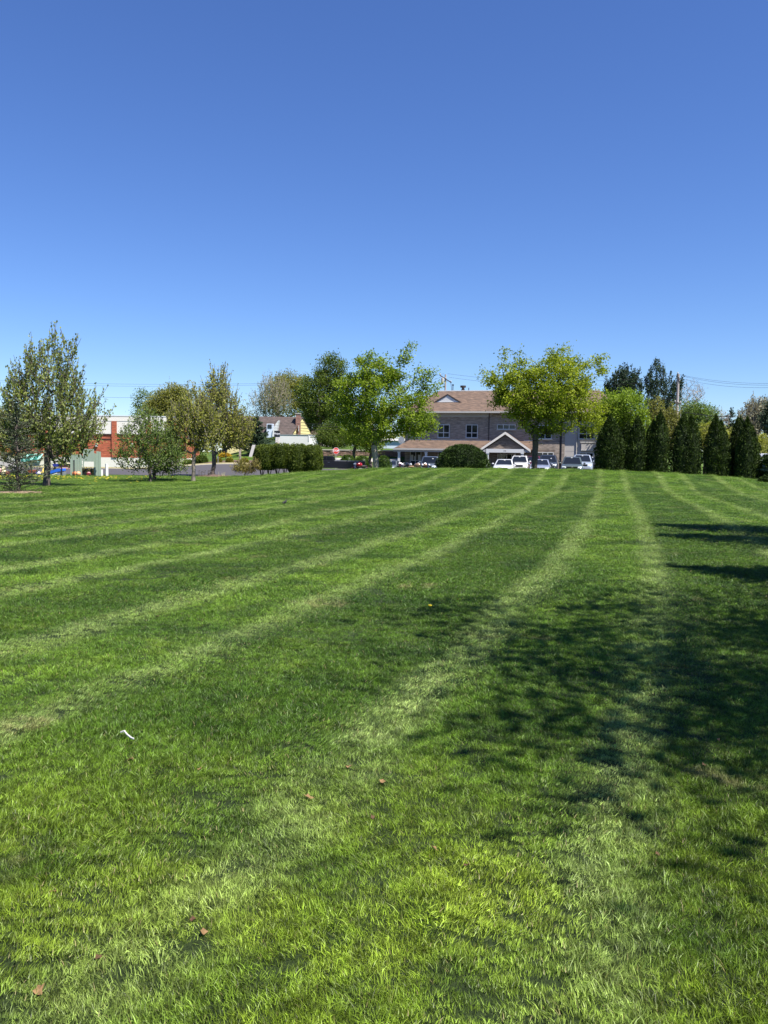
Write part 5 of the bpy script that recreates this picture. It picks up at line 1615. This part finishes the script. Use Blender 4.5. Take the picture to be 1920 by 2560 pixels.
car(car_at(1918, 1130.5, 78, 1.95), R(70), 'white van behind the dark clipped hedge at the right edge', white, H=1.95, Wd=1.95, Ln=5.0, hood=1.15, belt=1.2, cowl=-1.5, roof_f=-.9, roof_b=2.1, rear=2.35, suv=True, upright=True, group='vans and trucks around the lot')

# black pickup seen from the side, bonnet to the left
p0 = at(845, 1150, 82)
pk = thing('pickup_truck', (p0.x, 82, zf(p0.x, 82)), 'black pickup truck seen from the side under the stop sign', 'pickup truck')
gz = pk.location.z


def kx(px, py): q = at(px, py, 82 - .95); return q.x - p0.x, q.z - gz


cl, cr = kx(801, 1140)[0], kx(834, 1140)[0]
rz_, bz, tail = kx(820, 1139.5)[1], kx(870, 1154)[1], kx(912, 1155)[0]
bz = min(max(bz, 1.15), 1.4)
bd = MB()
bd.prism([(cl - 1.9, .45), (tail, .45), (tail + .02, bz), (cr + .06, bz), (cr + .06, bz + .04), (cl - .6, bz + .04), (cl - 1.7, bz - .06), (cl - 1.95, bz - .25)], 'y', -.95, .95)
bd.build('body', navy, pk, bevel=.03)
MB().prism([(cl - .55, bz + .042), (cr + .05, bz + .042), (cr - .02, rz_ - .04), (cr - .12, rz_), (cl + .12, rz_), (cl - .02, rz_ - .06)], 'y', -.80, .80).build('cab', navy, pk, bevel=.03)
for s in (-1, 1):
    MB().prism([(cl - .32, bz + .10), (cl + .55, bz + .10), (cl + .55, rz_ - .10), (cl + .06, rz_ - .10)], 'y', s * .812 - .008, s * .812 + .008).build('side_window', M['glass'], pk)
    MB().prism([(cl + .64, bz + .10), (cr - .16, bz + .10), (cr - .20, rz_ - .10), (cl + .64, rz_ - .10)], 'y', s * .812 - .008, s * .812 + .008).build('side_window', M['glass'], pk)
    MB().ball((cl - .3, s * 1.04, bz + .16), (.07, .12, .1), 10, 6).build('mirror', navy, pk)
    for x in (cl - 1.05, tail - 1.0):
        wh = MB().torus((x, s * .86, .38), (0, 1, 0), .26, .125, 18, 8).build('wheel', M['rubber'], pk, smooth_a=60)
        MB().disc((x, s * .97, .38), (0, 1, 0), .22, .03, 16).build('rim', M['chrome'], wh)
    MB().box(cl + .72, cl + .9, s * .957 - .012, s * .957 + .012, bz - .16, bz - .12).build('door_handle', M['chrome'], pk)
MB().add([(cr + .055, -.7, bz + .1), (cr + .055, .7, bz + .1), (cr + .012, .68, rz_ - .12), (cr + .012, -.68, rz_ - .12), (cr + .075, -.7, bz + .1), (cr + .075, .7, bz + .1), (cr + .03, .68, rz_ - .12), (cr + .03, -.68, rz_ - .12)],
         [(0, 1, 2, 3), (7, 6, 5, 4), (0, 4, 5, 1), (1, 5, 6, 2), (2, 6, 7, 3), (3, 7, 4, 0)]).build('rear_window', M['glass'], pk)
MB().bar((cr + .1, -.9, bz + .02), (tail - .02, -.9, bz + .02), .09, .05).build('bed_rail', M['steel'], pk)
MB().box(tail - .85, tail - .35, -.963, -.951, bz - .42, bz - .34).build('side_script', M['chrome'], pk)


def motorcycle(loc, rz, label, col, seat_col, seat_name):
    t = thing('motorcycle', loc, label, 'motorcycle', rz=rz, group='motorcycles parked along the lawn edge')
    for y in (-.72, .72):
        wh = MB().torus((0, y, .31), (1, 0, 0), .255, .06, 18, 8).build('wheel', M['rubber'], t, smooth_a=60)
        MB().disc((0, y, .31), (1, 0, 0), .14, .05, 12).build('hub', M['chrome'], wh)
    fm = MB()
    fm.tube([(0, -.50, .92), (0, -.1, .62), (0, .2, .55), (0, .72, .34)], .035, 6); fm.tube([(0, -.45, .8), (0, -.2, .35), (0, .3, .32), (0, .35, .7)], .03, 6)
    fm.build('frame', M['black'], t)
    for s in (-1, 1):
        MB().tube([(s * .09, -.72, .31), (s * .09, -.48, .98)], .028, 8).build('fork', M['chrome'], t)
    MB().tube([(-.36, -.28, 1.08), (-.26, -.42, 1.06), (0, -.48, 1.0), (.26, -.42, 1.06), (.36, -.28, 1.08)], .018, 6).build('handlebar', M['chrome'], t)
    MB().ball((0, -.18, .88), (.19, .33, .20), 14, 8).build('fuel_tank', col, t, smooth_a=60)
    MB().ball((0, .32, .74), (.15, .36, .09), 14, 8).build('seat', mat(seat_name, seat_col, .6), t, smooth_a=60)
    MB().ball((0, -.62, .92), (.10, .10, .10), 12, 8).build('headlight', M['headlight'], t, smooth_a=60)
    MB().box(-.14, .14, -.22, .18, .30, .56).build('engine', M['steel'], t, bevel=.03)
    MB().torus((0, -.72, .31), (1, 0, 0), .33, .05, 18, 6).build('front_fender', col, t)
    a = [(.10 * 1.0, .72 + .36 * math.cos(q), .31 + .36 * math.sin(q)) for q in np.linspace(.0, 2.6, 7)]
    b = [(-x, y, z) for x, y, z in a]
    MB().add(a + b, [(i, i + 1, i + 8, i + 7) for i in range(6)]).build('rear_fender', col, t)
    MB().tube([(.16, .0, .3), (.17, .5, .28), (.17, .95, .34)], .045, 8).build('exhaust', M['chrome'], t)
    return t


red = paint('red_paintwork', (.42, .012, .012))
tan = paint('bronze_paintwork', (.24, .15, .10), .3)
blk = paint('black_paintwork', (.015, .015, .017))
for px, py, y, rz, lab, col, sc, sn in (
        (902, 1158, 72, R(-60), 'bright red motorcycle behind the tail of the black pickup', red, (.03, .02, .02), 'black_seat'), (1000, 1153, 75, R(20), 'dark red motorcycle in front of the left porch column', paint('dark_red_paintwork', (.24, .012, .02)), (.02, .02, .02), 'dark_seat'),
        (1016, 1156, 76, R(40), 'black motorcycle next to the dark red one', blk, (.05, .04, .035), 'grey_seat'), (1039, 1159, 73, R(75), 'bronze motorcycle with a tan saddle below the blinds', tan, (.28, .17, .10), 'tan_seat'),
        (1056, 1160, 73.5, R(70), 'brown motorcycle with tan saddle beside the slate off-roader', tan, (.25, .16, .1), 'brown_seat')):
    p = at(px, py, y); motorcycle((p.x, y, min(zf(p.x, y) + .03, .5)), rz, lab, col, sc, sn)

# ------------------------------------------------------------------ play yard and bits at the left edge
def yard(px, py, y, name, lab, cat, rz=0.0, group=None):
    p = at(px, py, y)
    return thing(name, (p.x, y, zf(p.x, y)), lab, cat, rz=rz, group=group)


S = 61.5 / FPX                                        # metres per photo pixel in the yard
gp = mat('sage_green_boards', (.27, .34, .26), .8, var=.1)
for i, (px0, px1, top, lab) in enumerate([(176, 205, 1135, 'low grey-green board screen left of the dark planter'), (235, 241.5, 1133, 'narrow sage green board screen beside the tall one'), (241.5, 252.5, 1128, 'tall sage green board screen beside the white bollards')]):
    t = yard((px0 + px1) / 2, 1185, 61 - .5 * (i == 2), 'board_screen', lab, 'screen', group='board screens of the play yard')
    wd = (px1 - px0) * S; h = at(px0, top, 61).z - t.location.z
    n = max(2, int(wd / .16))
    for k in range(n):
        MB().box(-wd / 2 + k * wd / n + .006, -wd / 2 + (k + 1) * wd / n - .006, -.02, .02, -.1, h - (.03 if k % 2 else 0)).build('board', gp, t)
    MB().box(-wd / 2, wd / 2, .021, .07, h * .75, h * .75 + .09).build('rail', gp, t)
t = yard(223, 1180, 62.4, 'screen_gate', 'grey-green shaded panel above the dark planter', 'screen')
MB().box(-16 * S, 12 * S, 0, .05, 1.05, 2.0).build('panel', gp, t); MB().box(-16 * S, -14 * S, -.02, .07, -.1, 1.05).build('post', gp, t)
for px, w, top, lab in ((254.5, 6, 1175, 'short white bollard next to the sage green screen'), (267, 8, 1161, 'tall white bollard with a grey side')):
    t = yard(px, 1188, 61.2, 'white_bollard', lab, 'bollard', rz=R(35), group='white bollards at the road edge'); h = at(px, top, 61.2).z - t.location.z
    MB().box(-w * S * .38, w * S * .38, -w * S * .38, w * S * .38, -.1, h).build('shaft', M['white'], t)
    MB().box(-w * S * .40, w * S * .40, -w * S * .40, w * S * .40, h + .001, h + .04).build('cap', M['white'], t)
t = yard(221, 1185, 61.6, 'dark_planter', 'black trough planter with a yellowish plant', 'planter')
MB().prism([(-12 * S, -.1), (9 * S, -.1), (13 * S, .55), (-13 * S, .55)], 'y', -.3, .3).build('trough', M['black'], t)
rng2 = np.random.default_rng(6)
leaf_obj('plant', np.stack([rng2.normal(.1, .25, 160), rng2.normal(-.3, .08, 160), rng2.uniform(.2, .65, 160)], -1), .1, rng2, L['russet'], t, rng2.uniform(0, 1, 160))
pink = mat('pink_plastic', (.65, .30, .30), .5); cream = mat('cream_plastic', (.75, .66, .42), .5); blueP = mat('blue_plastic', (.02, .12, .55), .4)
t = yard(222, 1187, 60.6, 'toy_cart', 'small dark red toy with a pale top before the planter', 'toy')
MB().box(-.14, .14, -.1, .1, .06, .22).build('tub', mat('dark_red_plastic', (.2, .02, .03), .5), t, bevel=.03)
MB().ball((0, 0, .26), (.12, .1, .06), 10, 6).build('lid', pink, t, smooth_a=60)
for s in (-1, 1): MB().disc((s * .12, -.1, .07), (0, 1, 0), .07, .03, 12).build('wheel', M['black'], t)
t = yard(135, 1186, 60.5, 'play_slide', 'blue plastic play slide lying on the grass behind the tall left tree', 'play slide')
MB().loft([[(-.75, -.3, .02), (-.75, .3, .02), (-.75, .3, .10), (-.75, .22, .06), (-.75, -.22, .06), (-.75, -.3, .10)], [(-.25, -.3, .12), (-.25, .3, .12), (-.25, .3, .34), (-.25, .22, .18), (-.25, -.22, .18), (-.25, -.3, .34)],
           [(.35, -.3, .30), (.35, .3, .30), (.35, .3, .52), (.35, .22, .36), (.35, -.22, .36), (.35, -.3, .52)], [(.75, -.3, .36), (.75, .3, .36), (.75, .3, .56), (.75, .22, .42), (.75, -.22, .42), (.75, -.3, .56)]]).build('chute', blueP, t)
MB().box(.3, .8, -.26, .26, .0, .29).build('ladder_frame', mat('grey_plastic', (.2, .22, .24), .5), t)
MB().bar((-.1, -.33, .03), (.35, -.33, .2), .05, .06).build('side_strut', M['white'], t)
t = yard(167, 1186, 61.3, 'play_table', 'small play table with pink bench under a cream topped canopy', 'play table')
MB().box(-.48, .42, -.3, .3, .86, .95).build('canopy', cream, t, bevel=.03)
MB().box(-.45, .35, -.26, .26, .62, .84).build('cloth', mat('dark_maroon_cloth', (.05, .01, .015), .8), t)
MB().box(-.40, .70, -.3, .3, .50, .57).build('bench', pink, t, bevel=.02)
for x in (-.35, .55):
    for y in (-.22, .22): MB().box(x - .03, x + .03, y - .03, y + .03, 0, .50).build('leg', mat('wood_brown', (.2, .12, .07), .8), t)
MB().box(-.95, -.5, -.2, .2, .66, .86).build('side_bin', mat('navy_plastic', (.02, .03, .2), .5), t)
t = yard(105, 1185, 61, 'toy_chair', 'yellow plastic child chair to the left of the tall tree trunk', 'chair')
yp = mat('yellow_plastic', (.75, .55, .12), .5)
MB().box(-.14, .16, -.14, .14, .20, .25).build('seat', yp, t, bevel=.02)
MB().add([(-.06, .12, .24), (.18, .12, .24), (.22, .2, .56), (.0, .2, .56), (-.06, .16, .24), (.18, .16, .24), (.22, .24, .56), (.0, .24, .56)], [(0, 1, 2, 3), (7, 6, 5, 4), (0, 4, 5, 1), (1, 5, 6, 2), (2, 6, 7, 3), (3, 7, 4, 0)]).build('backrest', yp, t)
for x in (-.11, .13):
    for y in (-.11, .11): MB().box(x - .025, x + .025, y - .025, y + .025, 0, .2).build('leg', yp, t)
t = yard(97, 1185, 60.8, 'toy_ball', 'small white ball beside the yellow chair', 'ball'); MB().ball((0, 0, .14), .14, 12, 8).build('shell', M['white'], t, smooth_a=60)
t = yard(91, 1183, 61, 'toy_box', 'purple-blue toy box left of the yellow chair', 'toy'); MB().box(-.2, .2, -.15, .15, 0, .26).build('tub', mat('violet_plastic', (.12, .1, .4), .5), t, bevel=.03)
MB().box(-.22, .22, -.17, .17, .262, .31).build('lid', mat('lavender_plastic', (.3, .25, .5), .5), t)
t = yard(81, 1183, 61, 'toy_wagon', 'rust red toy wagon hidden behind the young spruce', 'toy'); MB().box(-.3, .3, -.18, .18, .14, .4).build('tub', mat('rust_plastic', (.3, .07, .03), .6), t, bevel=.02)
for x in (-.22, .22): MB().disc((x, -.2, .12), (0, 1, 0), .11, .05, 12).build('wheel', M['black'], t)
t = yard(8, 1185, 59, 'toy_heap', 'pile of red and cream toys at the left edge under the spruce', 'toys')
for (x, z, r, m_) in ((-.25, .3, .28, pink), (.05, .2, .22, cream), (.3, .16, .18, mat('brick_red_plastic', (.3, .06, .05), .6)), (.0, .5, .18, cream)): MB().ball((x, 0, z), r, 10, 7).build('toy', m_, t, smooth_a=60)
for px, py, lab in ((186, 1187, 'orange toy ball left of the dark planter'), (196, 1187, 'peach coloured toy ball beside the orange one')):
    t = yard(px, py, 60.7, 'toy_ball', lab, 'ball', group='toy balls on the grass'); MB().ball((0, 0, .17), .17, 12, 8).build('shell', mat('orange_plastic', (.6, .18, .06) if px < 190 else (.7, .35, .18), .5), t, smooth_a=60)
for i, (px, lab) in enumerate([(79, 'black fence post behind the young spruce'), (154, 'black fence post in front of the play table'), (185, 'black fence post right of the play table')]):
    t = yard(px, 1186, 60.2, 'fence_post', lab, 'post', group='black posts of the play yard'); MB().tube([(0, 0, -.1), (0, 0, at(px, 1153, 60.2).z - t.location.z)], .045, 8).build('shaft', M['black'], t)
    MB().ball((0, 0, at(px, 1153, 60.2).z - t.location.z + .03), .06, 8, 6).build('finial', M['black'], t)
t = yard(20, 1176, 66, 'yard_bench', 'pale bench at the left edge behind the spruce', 'bench')
MB().box(-1.2, 1.2, -.2, .2, .40, .46).build('seat', M['concrete'], t); MB().box(-1.2, 1.2, .2, .25, .5, .9).build('backrest', M['trim'], t)
for x in (-1, 1): MB().box(x - .05, x + .05, -.18, .18, 0, .40).build('leg', M['trim'], t)

# mulch rings
def mulch(px, py, y, rx_, ry, h, mt, lab, name='mulch_ring'):
    p = at(px, py, y); z = zf(p.x, y); r = np.random.default_rng(int(px))
    mb = MB(); n = 20; V = []; 
    for j, k in enumerate((0, .4, .75, 1)):
        for i in range(n):
            a = 2 * math.pi * i / n; q = k * (1 + .12 * r.normal() * (j > 0))
            x, yy = p.x + rx_ * q * math.cos(a), y + ry * q * math.sin(a)
            V.append((x, yy, zf(x, yy) + h * (1 - k * k) + (.02 if k < 1 else -.03)))
    F = [(j * n + i, j * n + (i + 1) % n, (j + 1) * n + (i + 1) % n, (j + 1) * n + i) for j in range(3) for i in range(n)]
    o = mb.add(V, F).build(name, mt); tag(o, lab, 'mulch', kind='stuff')


mulch(43, 1231, 33.8, 1.15, 1.15, .06, M['mulch_pale'], 'ring of pale bark mulch round the foot of the young spruce')
mulch(533, 1191, 63.4, 1.5, 1.2, .16, M['mulch'], 'dark mulch mound at the foot of the tallest olive tree')
rng2 = np.random.default_rng(9)
p = at(515, 1189, 62.8)
t = thing('dry_stalks', (p.x, 62.8, zf(p.x, 62.8)), 'dark dead flower stalks on the mulch mound', 'plant')
mb = MB()
for k in range(16):
    x = rng2.uniform(-.6, .4); h = rng2.uniform(.2, .5); mb.tube([(x, 0, 0), (x + rng2.normal(0, .08), 0, h)], [.012, .008], 4); mb.ball((x, 0, h), .035, 6, 4)
mb.build('stems', M['bark'], t)
p = at(555, 1190, 62.8)
t = thing('dry_grass_tuft', (p.x, 62.8, zf(p.x, 62.8)), 'pale dry grass tuft right of the mulch mound', 'plant')
mb = MB()
for k in range(14):
    x = rng2.uniform(-.3, .3); mb.tube([(x, 0, 0), (x + rng2.normal(0, .1), 0, rng2.uniform(.2, .45))], [.012, .004], 4)
mb.build('stems', mat('straw', (.4, .36, .22), .9), t)

# ------------------------------------------------------------------ things lying on the lawn
def on_lawn(px, py):
    """point of the lawn seen at a photo pixel"""
    d = ray(px, py); t = 1.0
    lo, hi = .5, 80.0
    for _ in range(50):
        m_ = (lo + hi) / 2
        q = Vector((0, 0, EYE)) + d * m_
        if q.z > zf(q.x, q.y): lo = m_
        else: hi = m_
    return q


rs2 = random.Random(3)
leafm = [mat('dry_leaf', c, .8, var=.3, scale=40) for c in ((.125, .055, .018), (.085, .040, .016), (.20, .115, .045))]
spots = [(509, 2340, .036, 'curled tan leaf in the near left grass'), (98, 2490, .05, 'largest brown leaf near the bottom left corner'), (482, 2308, .03, 'light brown leaf flake just above the curled tan one'), (873, 1925, .045, 'brown leaf on the pale strip in the middle of the lawn'), (955, 1962, .045, 'dark brown leaf standing on edge right of the middle'),
         (771, 2002, .05, 'straw coloured leaf left of the dark standing one'), (500, 1931, .035, 'tan leaf right of the white strip'), (931, 2050, .03, 'small orange brown leaf below the dark standing one'), (1166, 2173, .035, 'peach brown leaf on the right half of the near lawn'), (1643, 2144, .03, 'tan leaf in the sunlit patch at the right'),
         (1760, 1920, .035, 'orange brown leaf in the tree shade at the right'), (1795, 1855, .03, 'dark leaf in the tree shade near the right edge'), (133, 2240, .035, 'reddish leaf near the left edge'), (394, 1545, .05, 'pinkish dry leaf far out on the left lawn'), (325, 1907, .04, 'dark brown leaf pair just below the white strip'),
         (1143, 1503, .06, 'pale leaf litter in the middle distance'), (687, 1460, .06, 'small pale leaf on the far middle lawn'), (1085, 2130, .035, 'brownish leaf left of the peach brown one'), (245, 2405, .03, 'russet leaf near the bottom left')]
for px, py, s, lab in spots:
    q = on_lawn(px, py)
    s *= .55; z = q.z + .014
    n = 9; mb = MB(); a0 = rs2.uniform(0, 6.28)
    V = [(0, 0, .006)]
    for i in range(n):
        a = 2 * math.pi * i / n; r = s * (.65 + .35 * (i % 2)) * rs2.uniform(.8, 1.1)
        x, y = r * math.cos(a), r * .7 * math.sin(a)
        V.append((x, y, .6 * abs(y) * rs2.uniform(.4, 1.1) + rs2.uniform(0, s * .25)))
    V2 = [(x, y, z_ - .0012) for x, y, z_ in V]
    F = [(0, 1 + i, 1 + (i + 1) % n) for i in range(n)] + [(n + 1, n + 2 + (i + 1) % n, n + 2 + i) for i in range(n)] + [(1 + i, n + 2 + i, n + 2 + (i + 1) % n, 1 + (i + 1) % n) for i in range(n)]
    o = mb.add(V + V2, F).build('fallen_leaf', leafm[rs2.randrange(3)])
    o.location = (q.x, q.y, z); o.rotation_euler = (rs2.uniform(-.3, .5), rs2.uniform(-.4, .4), a0)
    tag(o, lab, 'leaf', 'dry leaves on the lawn')
a, b_, c_ = on_lawn(301, 1851), on_lawn(318, 1855), on_lawn(335, 1871)
mb = MB(); pts = [Vector(a), Vector(a).lerp(Vector(b_), .55) + Vector((0, .004, .006)), Vector(b_), Vector(b_).lerp(Vector(c_), .6), Vector(c_)]
V = []
for i, p in enumerate(pts):
    w = Vector((.0, .0085, .0)) * (1.0 - .2 * (i in (0, 4))); z = Vector((0, 0, .045 + .006 * math.sin(i * 2.0)))
    for s in (1, -1): V += [p + z + w * s, p + z + w * s + Vector((0, 0, .006))]
F = []
for i in range(4):
    o_ = i * 4; F += [(o_, o_ + 2, o_ + 6, o_ + 4), (o_ + 1, o_ + 5, o_ + 7, o_ + 3), (o_, o_ + 4, o_ + 5, o_ + 1), (o_ + 2, o_ + 3, o_ + 7, o_ + 6)]
F += [(0, 1, 3, 2), (16, 18, 19, 17)]
tag(mb.add(V, F).build('paper_strip', mat('dirty_paper', (.46, .45, .42), .9, var=.2, scale=30)), 'crumpled white paper strip lying in the grass at the left', 'litter')

q = on_lawn(712, 1262)
t = thing('bird', q, 'small black bird standing far out on the lawn', 'bird', rz=R(60)); t.scale = (.75, .75, .75)
bm_ = mat('black_feathers', (.012, .012, .013), .6)
mb = MB(); mb.loft([[(x0 + r * math.cos(k * math.pi / 5) * .0, r * math.cos(k * math.pi / 5), z0 + r * math.sin(k * math.pi / 5)) for k in range(10)] for x0, z0, r in ((-.17, .07, .012), (-.12, .085, .025), (-.05, .105, .05), (.03, .125, .056), (.08, .155, .042), (.10, .185, .028), (.115, .205, .032), (.14, .21, .022), (.16, .208, .008), (.185, .204, .003))])
mb.build('body', bm_, t, smooth_a=70)
for s in (-.02, .02): MB().tube([(.02, s, .09), (.0, s, .03), (.01, s, 0), (.04, s, 0)], .005, 5).build('leg', bm_, t)
for s in (-1, 1): MB().ball((-.03, s * .045, .115), (.09, .015, .035), 8, 6).build('wing', bm_, t)


def dandelion(q, s=1.0):
    mb.tube([(q.x, q.y, q.z - .01), (q.x, q.y, q.z + .07 * s)], .003, 4)


yel = mat('dandelion_yellow', (.75, .55, .02), .7)
q = on_lawn(1075, 1533)
t = thing('dandelion', q, 'single yellow dandelion in the middle of the lawn', 'flower')
MB().tube([(0, 0, -.01), (0, 0, .075)], .003, 5).build('stem', M['lawn'], t)
MB().tube([(0, 0, .072), (0, 0, .078), (0, 0, .088), (0, 0, .09)], [.006, .018, .02, .006], 12).build('flower_head', yel, t)
rd = np.random.default_rng(4)
V, F = [], []
for k in range(420):
    if k < 330: x, y = rd.normal(-24.6, 1.7), rd.uniform(49, 60)
    else: x, y = rd.uniform(-30, -14), rd.uniform(44, 63)
    if rd.uniform() < .15: x, y = rd.normal(-19.0, 1.6), rd.uniform(52, 60)
    z = zf(x, y) + .06; r = rd.uniform(.03, .055); n0 = len(V)
    for i in range(6): V.append((x + r * math.cos(i * 1.047), y + r * math.sin(i * 1.047), z))
    V.append((x, y, z + .02)); F += [(n0 + i, n0 + (i + 1) % 6, n0 + 6) for i in range(6)]
o = MB().add(V, F).build('dandelions', yel); tag(o, 'yellow dandelions scattered over the grass behind the tall left tree', 'flowers', kind='stuff')
